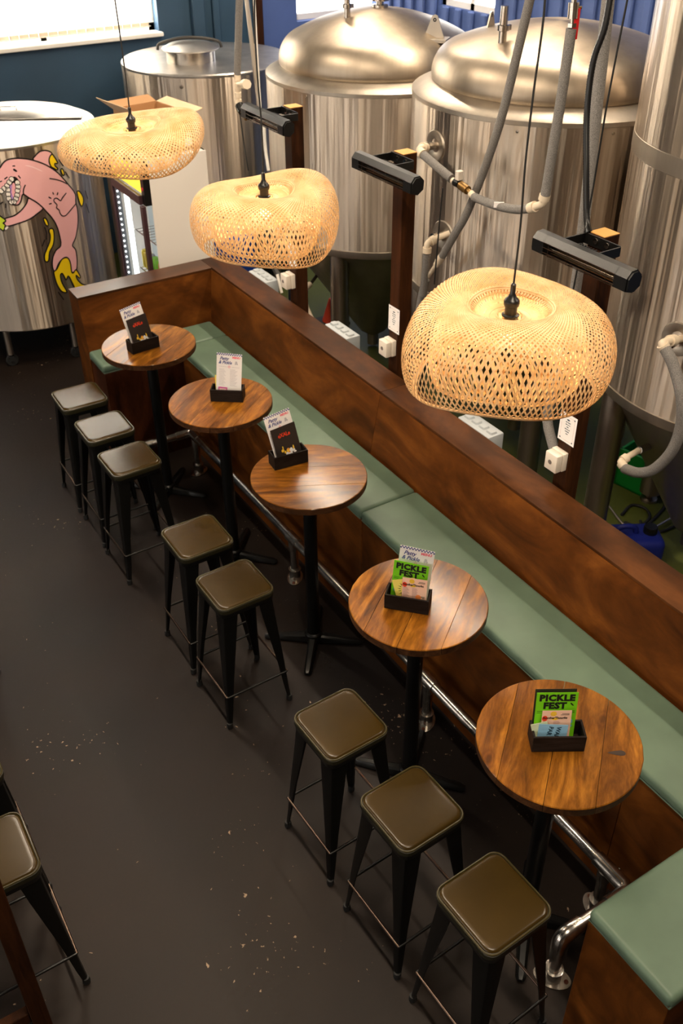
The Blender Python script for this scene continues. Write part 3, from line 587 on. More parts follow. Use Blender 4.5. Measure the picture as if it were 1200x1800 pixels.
def menu_white(label):
    w_, h = .146, .272; o = card('menu_card', w_, h, CW, label)
    r = []; n = 23; s = w_ / n
    for row in range(2):
        for i in range(n):
            if (i + row) % 2: r.append((-w_ / 2 + i * s, h - (row + 1) * s, -w_ / 2 + (i + 1) * s, h - row * s))
    rects('checked_edge', r, INKN, o)
    text_mesh('lettering', 'Patty', .0265, INKN, o, (-.055, h - .040, .0007), bold=.0006, shear=.35, width=.92)
    text_mesh('lettering', '& Pickle', .0265, INKN, o, (-.062, h - .064, .0007), bold=.0006, shear=.35, width=.88)
    text_mesh('lettering', 'MENU', .0165, INKP, o, (.017, h - .028, .0007), bold=.0008)
    blobs('pickle_drawing', [(.040, h - .052, .006, .009), (.036, h - .060, .004, .005), (.046, h - .060, .004, .005)], INKG, o)
    blobs('round_emblem', [(.0, h - .080, .007, .007)], INKP, o); blobs('emblem_centre', [(.0, h - .080, .005, .005)], CW, o, .0010)
    text_mesh('lettering', 'P', .008, INKP, o, (-.0025, h - .083, .0012))
    rects('menu_text', [(-.06, h - .082, -.012, h - .0805), (.014, h - .082, .06, h - .0805)] + [(-.057 + .0, h - .098 - k * .0075, -.057 + .028 + .01 * ((k * 7) % 3) / 2, h - .0962 - k * .0075) for k in range(14)] + [(.006, h - .098 - k * .0075, .036 + .012 * ((k * 5) % 3) / 2, h - .0962 - k * .0075) for k in range(14)], INKG, o)
    rects('pink_frame', [(-.06, h - .262, -.008, h - .206)], INKM, o, .0007); rects('pink_frame_centre', [(-.054, h - .26, -.014, h - .214)], MPI, o, .0009)
    return o
def menu_black(label):
    w_, h = .138, .205; o = card('beer_menu', w_, h, CK, label)
    text_mesh('lettering', 'eXALe', .032, INKR, o, (-.002, h - .058, .0007), bold=.0005, align='CENTER', width=.82, spacing=.9)
    blobs('yellow_artwork', [(-.030, .072, .008, .009), (-.026, .088, .003, .009), (-.018, .060, .006, .008), (-.028, .034, .011, .010), (.0, .064, .010, .013), (.031, .068, .004, .016)], INKY, o)
    blobs('white_artwork', [(-.010, .048, .007, .010), (.016, .060, .009, .014), (.030, .055, .006, .008), (.034, .045, .008, .005), (.004, .040, .016, .012), (-.004, .030, .012, .010)], CW, o, .001)
    blobs('orange_artwork', [(.0, .072, .006, .004), (-.03, .036, .006, .004), (.004, .054, .005, .004)], INKO, o, .0012)
    return o
def menu_green(label):
    w_, h = .148, .21; o = card('event_flyer', w_, h, CG, label)
    text_mesh('lettering', 'PICKLE', .0375, INKB, o, (0, h - .036, .0007), bold=.0024, align='CENTER', width=1.0, spacing=1.1)
    text_mesh('lettering', 'FEST', .0375, INKB, o, (-.006, h - .0705, .0007), bold=.0024, align='CENTER', width=1.0, spacing=1.1)
    bm = NB(); bm.faces.new([bm.verts.new((.054 + x * .9, h - .052 + y, .0007)) for x, y in ((-.006, .006), (-.002, .006), (.007, -.003), (.008, -.008), (.003, -.006), (-.004, .0))]); obj('pickle_slice', bm, INKB, o, 0)
    rects('small_print', [(-.068, h - .084, -.045, h - .082), (-.068, h - .091, -.048, h - .089), (.045, h - .084, .068, h - .082), (.048, h - .091, .068, h - .089)], INKB, o)
    blobs('blue_drawing', [(.060, h - .13, .004, .010), (.058, h - .15, .006, .006), (-.058, h - .15, .006, .01)], INKC, o)
    return o
def menu_peach(label):
    w_, h = .105, .148; o = card('programme_flyer', w_, h, CP, label)
    blobs('yellow_spots', [(-.012, h - .014, .011, .011), (-.006, h - .036, .012, .006)], INKY, o); blobs('orange_spot', [(.018, h - .088, .012, .012)], INKO, o); blobs('red_spot', [(-.042, h - .034, .010, .012)], INKR, o, .0007)
    text_mesh('lettering', 'AnotherThought', .0142, INKB, o, (-.0495, h - .036, .0012), bold=.00045, width=.9)
    rects('small_print', [(.018, h - .015, .044, h - .013), (.014, h - .020, .044, h - .018)], INKB, o)
    rects('programme_text', [(-.048, h - .050 - k * .005, -.030 + .004 * (k % 3), h - .0475 - k * .005) for k in range(18)] + [(-.010, h - .050 - k * .005, .010 + .004 * (k % 2), h - .0475 - k * .005) for k in range(18)], INKM2, o)
    rects('date_text', [(.028, h - .086, .045, h - .083), (.034, h - .093, .045, h - .090)], INKB, o)
    return o
def make_box(x, y, rz, label, w_=.19, dp=.084, h=.075):
    t = thing('menu_box', label, 'box', (x, y, 1.1685), rz, 'black wooden menu boxes on the tables')
    k = .008
    box('base', (-w_ / 2 + k, -dp / 2 + k, 0), (w_ / 2 - k, dp / 2 - k, .006), BLKWOOD, t)
    for s in (-1, 1):
        box('long_side', (-w_ / 2, min(s * dp / 2, s * (dp / 2 - k)), 0), (w_ / 2, max(s * dp / 2, s * (dp / 2 - k)), h), BLKWOOD, t, .001)
        box('end_panel', (min(s * w_ / 2, s * (w_ / 2 - k)), -dp / 2 + k, 0), (max(s * w_ / 2, s * (w_ / 2 - k)), dp / 2 - k, h), BLKWOOD, t, .001)
    return Matrix.Translation((x, y, 1.1685)) @ Matrix.Rotation(rz, 4, 'Z')
def mid(a, b, rz, dp=.084): return ((a[0] + b[0]) / 2 - math.sin(rz) * dp / 2, (a[1] + b[1]) / 2 + math.cos(rz) * dp / 2)
BX = []
for (a, b, ang, lab) in (((1.738, 5.268), (1.918, 5.283), 4.6, 'black wooden menu box on the farthest table'),
                         ((1.888, 4.465), (2.042, 4.351), -36.6, 'black wooden menu box on the table second from the far end'),
                         ((1.86, 3.63), (2.037, 3.61), -6.2, 'black wooden menu box on the middle table'),
                         ((1.74, 2.459), (1.87, 2.322), -46.6, 'black wooden menu box on the table second nearest'),
                         ((1.754, 1.544), (1.918, 1.44), -31.5, 'black wooden menu box on the nearest table')):
    r = d(ang); c = mid(a, b, r); BX.append(make_box(c[0], c[1], r, lab))
place(menu_white('white checked menu half covered by a black card, on the farthest table'), BX[0], .010, .016, .008, d(12), d(7))
place(menu_black('black beer menu with red lettering in front of the white menu, farthest table'), BX[0], .012, -.004, .0078, d(11), d(6))
place(menu_white('white checked menu shown full length, on the table second from the far end'), BX[1], .004, -.01, .008, d(8), d(-4))
c = card('yellow_leaflet', .105, .13, CY, 'yellow leaflet edge peeping out beside the full length white menu'); place(c, BX[1], -.02, .012, .008, d(6))
place(menu_white('white checked menu half covered by a black card, on the middle table'), BX[2], .012, .016, .008, d(11), d(9))
place(menu_black('black beer menu with red lettering in front of the white menu, middle table'), BX[2], .014, -.004, .0078, d(10), d(8))
place(menu_white('white checked menu standing behind the green flyer, table second nearest'), BX[3], .004, .022, .008, d(5), d(-4))
place(menu_green('green flyer on the table second nearest, in front of the white menu'), BX[3], -.006, .004, .008, d(4), d(-3))
c = card('yellow_leaflet', .10, .130, CY, 'tilted yellow leaflet between the green flyer and the peach one'); place(c, BX[3], .012, -.012, .013, d(8), d(17))
bm = NB()
for k in range(9):
    a = PI * .62 + k * PI * .095; bm.faces.new([bm.verts.new((.01 + r_ * math.cos(a + q), .075 + r_ * math.sin(a + q), .0007)) for r_, q in ((.034, -.06), (.048, 0), (.034, .06))])
obj('sun_drawing', bm, INKB, c, 0)
place(menu_peach('peach flyer with orange spots on the table second nearest'), BX[3], .028, -.024, .008, d(8), d(1))
c = card('dark_folder', .148, .215, CK, 'dark folder edge behind the green flyer on the nearest table'); place(c, BX[4], -.014, .024, .008, d(8))
place(menu_green('green flyer on the nearest table, leaning in front of a dark folder'), BX[4], -.010, .012, .008, d(8))
place(menu_peach('peach flyer with a red spot on the nearest table'), BX[4], -.010, -.010, .008, d(9))
c = card('blue_card', .105, .10, CB, 'light blue card with dark letters at the front of the nearest box'); place(c, BX[4], -.026, -.026, .008, d(10), d(-3))
text_mesh('lettering', 'PAR', .022, INKD, c, (-.014, .092, .0007), bold=.0008, rot=d(-98)); text_mesh('lettering', 'WAR', .022, INKD, c, (.014, .092, .0007), bold=.0008, rot=d(-98))
c = card('pale_leaflet', .06, .105, mat('pale_green_card', srgb(214, 226, 190), .5), 'pale leaflet corner behind the light blue card'); place(c, BX[4], -.048, -.019, .008, d(9), d(14))

# ------------------------------------------------------------------ pendant lamps
def shade_surface(R, H, tilt, amp, ph, amp3):
    prof = [(.115, -.010), (.20, -.012), (.30, -.004), (.36, .012), (.45, .034), (.60, .044), (.78, .028), (.91, -.012), (.985, -.075), (1.0, -.140), (.980, -.190), (.945, -.225), (.895, -.248), (.85, -.256)]
    pts = spline([(p[0], 0, p[1]) for p in prof], 8); L = [0]
    for a, b in zip(pts, pts[1:]): L.append(L[-1] + (b - a).length)
    def S(t, f):
        s = t * L[-1]; i = 0
        while i < len(L) - 2 and L[i + 1] < s: i += 1
        u = (s - L[i]) / max(L[i + 1] - L[i], 1e-9); p = pts[i].lerp(pts[i + 1], min(max(u, 0), 1)); q = p.x
        rr_ = R * q * (1 + .045 * math.cos(2 * f + ph) * q + .025 * math.cos(3 * f + 1) * q)
        z = p.z / .29 * H + q * q * (amp * math.cos(2 * f + ph) + amp3 * math.cos(3 * f + ph * 1.7)) + q * (tilt[0] * math.cos(f) + tilt[1] * math.sin(f))
        return Vector((rr_ * math.cos(f), rr_ * math.sin(f), z))
    return S
def ribbon(bm, P, N, w_, th=.0008):
    n = len(P); rows = []; ws = w_ if isinstance(w_, list) else [w_] * n
    for i in range(n):
        t = (P[min(i + 1, n - 1)] - P[max(i - 1, 0)]).normalized(); s = t.cross(N[i]).normalized() * ws[i] / 2
        rows.append([bm.verts.new(P[i] - s), bm.verts.new(P[i] + s)])
    for A, Bq in zip(rows, rows[1:]): bm.faces.new((A[0], A[1], Bq[1], Bq[0]))
def make_lamp(x, y, z, R, H, tilt, amp, ph, amp3, label, NS=104, rz=0, power=4.2):
    t = thing('pendant_lamp', label, 'lamp', (x, y, z), rz, 'woven bamboo pendant lamps')
    S = shade_surface(R, H, tilt, amp, ph, amp3); e = 1e-3
    def nrm(tt, f):
        a = S(min(tt + e, 1), f) - S(max(tt - e, 0), f); b = S(tt, f + e) - S(tt, f - e); n_ = b.cross(a); n_.normalize()
        return n_
    bm = NB(); seg = 48
    for fam in (1, -1):
        for k in range(NS):
            f0 = 2 * PI * k / NS + random.uniform(-.004, .004); P = []; Nn = []; wv = random.uniform(.85, 1.15)
            for i in range(seg + 1):
                tt = .235 + (1 - .235) * i / seg; q = (tt - .235) / .765
                f = f0 + fam * (1.0 * (1 - math.exp(-3.6 * q)) + .75 * q)
                n_ = nrm(tt, f); P.append(S(tt, f) + n_ * (.0007 * fam)); Nn.append(n_)
            ribbon(bm, P, Nn, [.0058 * wv * R / .3 * min(1, math.hypot(p.x, p.y) / R + .04) ** 1.3 for p in P])
    obj('woven_shade', bm, BAMBOO, t, 1.2, 'stuff')
    bm = NB(); S2 = shade_surface(R * .74, H * .86, tilt, amp * .7, ph, amp3 * .7); NI = 62
    for fam in (1, -1):
        for k in range(NI):
            f0 = 2 * PI * k / NI; P = []; Nn = []
            for i in range(25):
                q = i / 24; tt = .30 + .70 * q; f = f0 + fam * (.9 * (1 - math.exp(-3.4 * q)) + .7 * q)
                p = S2(tt, f); n_ = Vector((p.x, p.y, .06)).normalized(); p.z -= .020; P.append(p + n_ * .0007 * fam); Nn.append(n_)
            ribbon(bm, P, Nn, .0074 * R / .3)
    obj('inner_shade', bm, BAMBOO, t, 1.2, 'stuff')
    bm = NB(); ns = 72
    for k in range(ns):
        f = 2 * PI * k / ns
        for fam in (-1, 1):
            P = []; Nn = []
            for i in range(9):
                tt = .005 + .26 * i / 8; ff = f + fam * .25 * i / 8; n_ = nrm(tt, ff); P.append(S(tt, ff) + n_ * .001 * fam); Nn.append(n_)
            ribbon(bm, P, Nn, .0052 * R / .3)
    for tt in (.02, .07, .235, .25): tube(bm, [S(tt, 2 * PI * k / 40) for k in range(40)], .0026, 5, closed=True)
    obj('top_disc', bm, BAMBOO, t, 1.2, 'stuff')
    tb('rim_hoop', [S(.992, 2 * PI * k / 64) for k in range(64)], .0042, BAMBOO, t, 6, closed=True)
    tb('rim_hoop', [S(.975, 2 * PI * k / 64) for k in range(64)], .0030, BAMBOO, t, 6, closed=True)
    z0 = S(0, 0).z
    bm = NB(); lathe(bm, [(0, z0 - .03), (.017, z0 - .03), (.0175, z0 + .028), (.021, z0 + .030), (.0225, z0 + .036), (.0225, z0 + .044), (.019, z0 + .05), (.012, z0 + .056), (.010, z0 + .062), (.0075, z0 + .066), (.0075, z0 + .092), (.004, z0 + .096), (0, z0 + .096)], 20)
    sk = obj('lamp_holder', bm, BLACKG, t, .6)
    bm = NB(); lathe(bm, [(.025, z0 + .001), (.025, z0 + .004), (.018, z0 + .006)], 24); obj('fixing_ring', bm, BLACKG, sk, .6)
    bm = NB(); lathe(bm, [(0, z0 - .088), (.013, z0 - .084), (.021, z0 - .070), (.021, z0 - .058), (.014, z0 - .040), (.012, z0 - .031)], 16); bo = obj('bulb', bm, BULB, t, 1)
    zz = 5.2 - z
    tb('cord', [(0, 0, z0 + .09)] + [(.004 * math.sin(k * 1.9 + ph), .004 * math.cos(k * 2.3), z0 + .09 + (zz - z0 - .09) * k / 14) for k in range(1, 14)] + [(0, 0, zz)], .0032, BLACKR, t, 6, smooth_pts=4)
    l = bpy.data.lights.new('bulb_light', 'POINT'); l.energy = power; l.color = (1, .75, .46); l.shadow_soft_size = .03
    lo = bpy.data.objects.new('bulb_light', l); COL.objects.link(lo); lo.parent = t; lo.location = (0, 0, z0 - .105)
    return t
make_lamp(1.70, 1.83, 2.775, .292, .25, (.0, .0), -.030, 1.2, .012, 'bamboo pendant lamp nearest the camera, the largest looking of the three', rz=0)
make_lamp(1.70, 3.29, 2.715, .292, .23, (.0, .0), .030, .6, .014, 'bamboo pendant lamp in the middle of the three, with an arched lower rim', rz=.5)
make_lamp(1.60, 4.40, 2.748, .330, .15, (.02, -.02), .020, 2.2, .012, 'bamboo pendant lamp farthest away, flat and amber, in front of the fridge', rz=1.0)

# ------------------------------------------------------------------ timber posts with heaters, signs and switch boxes
PY = (2.705, 4.155, 5.352); PX = 2.952; ordn = ('nearest', 'middle', 'farthest')
for i, py in enumerate(PY):
    p = thing('timber_post', ordn[i] + ' dark timber post standing behind the banquette, carrying a heater', 'post', (PX + .045, py, 0), 0, 'dark timber posts behind the banquette')
    box('shaft', (-.045, -.045, 0), (.045, .045, 2.486), POST, p, .003)
    box('end_grain', (-.044, -.044, 2.486), (.044, .044, 2.489), YELLOWPLY, p)
    # heater
    hy = (2.585, 4.00, 5.275)[i]
    h = thing('infrared_heater', 'black tubular infrared heater on the ' + ordn[i] + ' timber post', 'heater', (2.77, hy, 2.455), 0, 'black infrared heaters on the posts')
    h.rotation_euler = (0, 0, 0)
    LH = .266
    hexo = [(-.040, .018), (-.018, .044), (.014, .046), (.040, .020), (.036, -.026), (.004, -.048), (-.040, -.034)]
    MH = Matrix(((1, 0, 0, 0), (0, 0, 1, 0), (0, 1, 0, 0), (0, 0, 0, 1)))
    bm = NB(); sh = [hexo[6], hexo[0], hexo[1], hexo[2], hexo[3], hexo[4], hexo[5]]
    outer = [hexo[0], hexo[1], hexo[2], hexo[3], hexo[4], hexo[5]]; inner = [(x * .9, z * .9) for x, z in outer[::-1]]
    prism(bm, outer + inner, -LH + .06, LH - .06, MH); obj('housing', bm, BLACKG, h, .5)
    for s in (-1, 1):
        bm = NB(); prism(bm, hexo, min(s * LH, s * (LH - .065)), max(s * LH, s * (LH - .065)), MH)
        prism(bm, [(x * .86, z * .86) for x, z in hexo], min(s * LH, s * (LH + .008)), max(s * LH, s * (LH + .008)), MH); obj('end_cap', bm, BLACKG, h, .5)
    bm = NB()
    for q in range(6):
        a = hexo[0]; b = hexo[6]; c_ = hexo[5]; u = q / 5
        pq = (a[0] + (b[0] - a[0]) * u * 2, a[1] + (b[1] - a[1]) * u * 2) if u < .5 else (b[0] + (c_[0] - b[0]) * (u * 2 - 1), b[1] + (c_[1] - b[1]) * (u * 2 - 1))
        tube(bm, [(pq[0], -LH + .06, pq[1]), (pq[0], LH - .06, pq[1])], .0014, 5)
    for yy in (-.16, -.05, .06, .17): tube(bm, [(hexo[0][0], yy, hexo[0][1]), (hexo[6][0], yy, hexo[6][1]), (hexo[5][0], yy, hexo[5][1])], .0014, 5)
    obj('wire_guard', bm, BRONZE, h, .8)
    bm = NB(); rf = [(-.020, .020), (.004, .018), (.018, .002), (.016, -.022), (.000, -.036)]; prism(bm, rf + [(x * .9 - .001, z * .9) for x, z in rf[::-1]], -LH + .062, LH - .062, MH); obj('reflector', bm, CHROME, h, .8)
    tb('quartz_tube', [(-.004, -LH + .05, -.012), (-.004, LH - .05, -.012)], .008, CHROME, h, 8)
    oy = py - hy - .04
    bm = NB()
    bx(bm, (.174, oy - .10, -.02), (.180, oy + .10, .028), .001)
    for s in (-1, 1):
        bx(bm, (.045, oy + s * .10 - .003, -.018), (.180, oy + s * .10 + .003, .024), .001)
    bx(bm, (.034, oy - .07, -.012), (.062, oy + .07, .018), .003); bx(bm, (.06, oy - .05, -.016), (.10, oy + .05, .0), .003)
    for q in range(7): bx(bm, (.06, oy - .05 + q * .0155, .0), (.10, oy - .045 + q * .0155, .010))
    bm_ = obj('bracket', bm, BLACKG, h, .4)
    for yy in (-.033, .033):
        bm = NB(); lathe(bm, [(0, .006), (.012, .005), (.013, 0)], 10, M=Matrix.Translation((.173, oy + yy, .008)) @ Matrix.Rotation(-PI / 2, 4, 'Y')); obj('bolt', bm, CHROME, bm_, .8)
    for yy in (-1, 1):
        bm = NB(); lathe(bm, [(0, .006), (.008, .005), (.009, 0)], 10, M=Matrix.Translation((.055, oy + yy * .103, .004)) @ Matrix.Rotation(-PI / 2 * yy, 4, 'X')); obj('bolt', bm, CHROME, bm_, .8)
    # switch box
    sb = thing('switch_box', 'cream switch box on the ' + ordn[i] + ' timber post below its notice', 'box', (PX - .001, py + .006, 1.368), 0, 'cream switch boxes on the posts')
    box('back_half', (-.032, -.042, -.05), (0, .042, .05), WHITEB, sb, .004, seg=2); box('cover', (-.072, -.040, -.048), (-.034, .040, .048), WHITEB, sb, .005, seg=2)
    bm = NB(); lathe(bm, [(0, .002), (.011, .002), (.012, 0)], 14, M=Matrix.Translation((-.072, .004, .0)) @ Matrix.Rotation(-PI / 2, 4, 'Y')); obj('lock', bm, mat('grey_lock', srgb(110, 100, 94), .5), sb, .8)
    # notice
    bm = NB(); bx(bm, (-.0545, -.0775, -.0008), (.0545, .0775, 0)); nt = obj('notice', bm, CW, None, 0)
    nt.matrix_world = Matrix(((0, 0, -1, PX - .003), (-1, 0, 0, py - .005), (0, 1, 0, 1.540), (0, 0, 0, 1)))
    tag(nt, 'small white framed notice pinned on the ' + ordn[i] + ' timber post', 'notice', 'white notices on the posts')
    r = []
    for (x0, y0, x1, y1) in ((-.042, -.06, -.041, .058), (.041, -.06, .042, .058), (-.036, -.066, .036, -.065), (-.036, .062, .036, .063)): r.append((x0, y0, x1, y1))
    rects('printed_border', r, INKM2, nt, .0006)
    blobs('printed_corner', [(sx * .040, sy * .062, .004, .004) for sx in (-1, 1) for sy in (-1, 1)] + [(0, .047, .010, .004)], INKD, nt, .0007)
    r = []
    for k, ws in enumerate(((12, 17), (11, 7, 7), (13,), (12, 8, 8), (26,), (14,))):
        x = -(sum(ws) + 2.5 * (len(ws) - 1)) / 2000
        for w_ in ws: r.append((x, .031 - k * .0125, x + w_ / 1000, .0355 - k * .0125)); x += (w_ + 2.5) / 1000
    rects('printed_text', r, INKD, nt, .0007)

# ------------------------------------------------------------------ steel tanks
def ring_pt(c, r, a, z): return (c[0] + r * math.cos(a), c[1] + r * math.sin(a), z)
def fermenter(c, r, rd, zb, zt, label, legs, dome_h, top=None, name='fermenter_tank'):
    t = thing(name, label, 'tank', (c[0], c[1], 0), 0, 'conical brewing tanks')
    o = (0, 0, 0)
    bm = NB(); lathe(bm, [(r - .02, zb - .004), (r + .004, zb), (r + .006, zb + .01), (r + .006, zb + .055), (r, zb + .058)], 96); obj('bottom_band', bm, STEELR, t, .5)
    bm = NB()
    if top is None: lathe(bm, [(r, zb + .056), (r, zt - .03)], 96)
    else: lathe(bm, [(r, zb + .056), (r, zt - .045)], 96); lathe(bm, [(r, zt + .045), (r, top)], 96)
    obj('shell', bm, STEEL, t, .5)
    if top is None:
        bm = NB(); lathe(bm, [(r, zt - .03), (r + .003, zt - .028), (r + .003, zt - .004), (r - .002, zt), (rd + .02, zt + .045), (rd - .01, zt + .05)], 96); obj('top_rim', bm, STEELR, t, .5)
        prof = [(rd - .015, zt + .045), (rd, zt + .06), (rd + .002, zt + .085)]
        n = 10; kr, hh = dome_h; zk = zt + .085; am = d(65)
        for k in range(1, n + 1):
            a = k / n * am; prof.append((rd + .002 - kr * (1 - math.cos(a)), zk + kr * math.sin(a)))
        r1, z1 = prof[-1]
        for k in range(1, 15):
            u = k / 14; prof.append((r1 * (1 - u), z1 + hh * (1 - (1 - u) ** 2)))
        bm = NB(); lathe(bm, prof, 96); obj('dome', bm, STEELD, t, 1)
    else:
        bm = NB(); lathe(bm, [(r, zt - .045), (r + .002, zt - .043), (r + .002, zt + .043), (r, zt + .045)], 96); obj('weld_band', bm, STEELR, t, .5)
    zc = .13 if zb < 1.2 else .22; bm = NB(); lathe(bm, [(r - .018, zb - .002), (r - .08, zb - .06), (.12, zc + .05), (.05, zc), (.05, zc - .1)], 64); obj('cone', bm, STEELK, t, .5)
    for a in legs:
        x, y = (r - .10) * math.cos(a), (r - .10) * math.sin(a)
        bm = NB(); lathe(bm, [(0, 0), (.06, 0), (.06, .02), (.026, .03), (.026, .07), (.075, .075), (.075, zb - .005)], 24, (x, y, 0)); obj('leg', bm, STEELK, t, .5)
    return t
def port(t, c, r, a, z, s=1.0):
    M = Matrix.Translation((r * math.cos(a), r * math.sin(a), z)) @ Matrix.Rotation(a, 4, 'Z') @ Matrix.Rotation(PI / 2, 4, 'Y')
    bm = NB(); lathe(bm, [(.040 * s, .0), (.055 * s, .006), (.085 * s, .006), (.095 * s, -.01)], 28, M=M); lathe(bm, [(.0, -.02), (.040 * s, -.018), (.040 * s, .0)], 28, M=M); p = obj('inlet_port', bm, STEELR, t, .5)
    bm = NB(); lathe(bm, [(.022 * s, -.015), (.022 * s, .06), (.028 * s, .062), (.028 * s, .085), (.02 * s, .087), (0, .087)], 16, M=M); obj('stub', bm, CHROME, p, .5)
CS, CL, DS, DE = (4.104, 6.476, 2.752), (4.513, 5.952, 2.657), (3.927, 4.535, 2.875), (4.146, 4.905, 2.891)
TC, TD, TE = (4.4, 6.516), (4.4, 4.57), (4.4, 2.872)
tC = fermenter(TC, .857, .752, 1.155, 2.361, 'domed steel fermenter left of the other domed tank, its dome fully in view', [d(215), d(125), d(35), d(305)], (.2, .16))
tD = fermenter(TD, .867, .752, 1.358, 2.571, 'domed steel fermenter with grey hoses in front, between two other tanks', [d(235), d(145), d(55), d(325)], (.18, .125))
tE = fermenter(TE, .753, .7, 1.305, 2.60, 'tall steel fermenter at the right edge with a hose loop at its cone', [d(153), d(243), d(333), d(63)], 0, 4.2)
port(tD, TD, .867, d(178), 2.34); port(tD, TD, .867, d(-174.3), 1.83); port(tE, TE, .753, d(-169), 1.81)
def apex(zt, k): return zt + .085 + k[0] * math.sin(d(65)) + k[1]
ZC_, ZD_ = apex(2.361, (.2, .16)), apex(2.571, (.18, .125))
def spigot(t, c, x, y, z, h=.13, clamp=True):
    bm = NB(); lathe(bm, [(.04, -.02), (.024, .0), (.022, h), (0, h)], 16, (x - c[0], y - c[1], z)); s = obj('spigot', bm, CHROME, t, .5)
    if clamp:
        bm = NB(); lathe(bm, [(.024, h * .35), (.036, h * .37), (.036, h * .5), (.024, h * .52)], 16, (x - c[0], y - c[1], z)); bx(bm, (x - c[0] + .03, y - c[1] - .008, z + h * .36), (x - c[0] + .055, y - c[1] + .008, z + h * .5)); obj('clamp', bm, CHROME, s, .5)
def lug(t, c, x, y, z, rz, s=1.0):
    M = Matrix.Translation((x - c[0], y - c[1], z)) @ Matrix.Rotation(rz, 4, 'Z') @ Matrix.Rotation(PI / 2, 4, 'X')
    bm = NB(); bx(bm, (-.07 * s, -.02, -.045 * s), (.07 * s, .004, .045 * s), .002, M=M)
    out = [(-.05 * s, 0), (.05 * s, 0), (.018 * s, .085 * s)] + [(.018 * s * math.cos(a), .085 * s + .018 * s * math.sin(a)) for a in (.8, 1.6, 2.4)] + [(-.018 * s, .085 * s)]
    prism(bm, out, -.005, .005, M); l = obj('lifting_lug', bm, STEELR, t, .3)
    bm = NB(); lathe(bm, [(.009 * s, -.006), (.009 * s, .006), (.005, .006), (.005, -.006)], 12, (0, 0, 0), M @ Matrix.Translation((0, .08 * s, 0))); obj('lug_eye', bm, BLACKM, l, .5)
spigot(tC, TC, CS[0], CS[1], CS[2] - .01, .19)
bm = NB(); lathe(bm, [(.05, -.01), (.062, .01), (.062, .028), (.03, .03), (.03, .055), (.07, .056), (.07, .075), (0, .078)], 24, (.02, 0, ZC_ - .01)); obj('manifold', bm, CHROME, tC, .5)
lug(tC, TC, CL[0], CL[1], CL[2] - .012, d(-52), 1.5)
spigot(tD, TD, DS[0], DS[1], DS[2] - .012, .20); lug(tD, TD, DE[0], DE[1], DE[2] - .02, d(20), 1.0)
bm = NB(); lathe(bm, [(.10, -.06), (.115, .0), (.12, .03), (.09, .05), (0, .06)], 28, (.42, -.02, 2.361 + .085 + .2)); obj('inspection_cap', bm, BLACKM, tC, .6)
for (tt, c, z, a) in ((tC, TC, 2.34, d(200)), (tD, TD, 2.54, d(215)), (tD, TD, 2.54, d(250))):
    bm = NB(); r = (.857 if c is TC else .867); lathe(bm, [(0, .004), (.008, .003), (.009, 0)], 10, M=Matrix.Translation((r * math.cos(a), r * math.sin(a), z - .03)) @ Matrix.Rotation(a, 4, 'Z') @ Matrix.Rotation(PI / 2, 4, 'Y')); obj('rivet', bm, CHROME, tt, .8)

# flat topped tank with a manway
TB = (4.087, 8.972)
tB = thing('lidded_tank', 'flat topped steel tank with a round manway lid, standing below the window', 'tank', (*TB, 0))
bm = NB(); lathe(bm, [(.77, .25), (.798, .27), (.798, 2.07)], 96); obj('shell', bm, STEEL, tB, .5)
bm = NB(); lathe(bm, [(.798, 2.07), (.800, 2.075), (.800, 2.09), (.79, 2.10), (.3, 2.125), (0, 2.13)], 96); obj('top_plate', bm, STEELL, tB, .5)
bm = NB(); lathe(bm, [(.225, 2.11), (.225, 2.205), (.24, 2.21), (.24, 2.22), (0, 2.225)], 48, (-.22, -.16, 0)); mw = obj('manway_neck', bm, CHROME, tB, .5)
bm = NB(); lathe(bm, [(.262, 2.222), (.265, 2.232), (.20, 2.262), (.10, 2.278), (0, 2.282)], 48, (-.22, -.16, 0)); obj('manway_lid', bm, STEELL, tB, .8)
tb('clamp_bar', [(-.50, -.05, 2.22), (-.48, -.06, 2.27), (-.34, -.11, 2.305), (-.22, -.16, 2.315), (-.08, -.21, 2.30), (.03, -.25, 2.27), (.05, -.26, 2.22)], .014, DKGREY, tB, 8, 4)
bm = NB(); lathe(bm, [(0, .006), (.018, .005), (.02, 0)], 12, M=Matrix.Translation((.8 * math.cos(d(-131.7)), .8 * math.sin(d(-131.7)), 2.0)) @ Matrix.Rotation(d(-131.7), 4, 'Z') @ Matrix.Rotation(PI / 2, 4, 'Y')); obj('rivet', bm, CHROME, tB, .8)
for a in (30, 120, 210, 300):
    bm = NB(); lathe(bm, [(0, 0), (.05, 0), (.05, .28), (0, .28)], 14, (.68 * math.cos(d(a)), .68 * math.sin(d(a)), 0)); obj('leg', bm, STEELK, tB, .5)

# open topped tank with the painted mascot
TA = (1.931, 8.417); RA = .76
tA = thing('painted_tank', 'steel tank with a flat hinged lid and a pink dolphin painting, left of the fridge', 'tank', (*TA, 0))
bm = NB(); lathe(bm, [(RA - .03, .36), (RA, .38), (RA, 1.868)], 96); obj('shell', bm, STEEL, tA, .5)
bm = NB(); lathe(bm, [(RA, 1.868), (RA + .003, 1.870), (RA + .003, 1.885), (RA - .008, 1.89), (0, 1.895)], 96); obj('top_plate', bm, STEELL, tA, .5)
bm = NB(); lathe(bm, [(RA - .03, .36), (.30, .30), (0, .29)], 64); obj('underside', bm, STEELK, tA, .5)
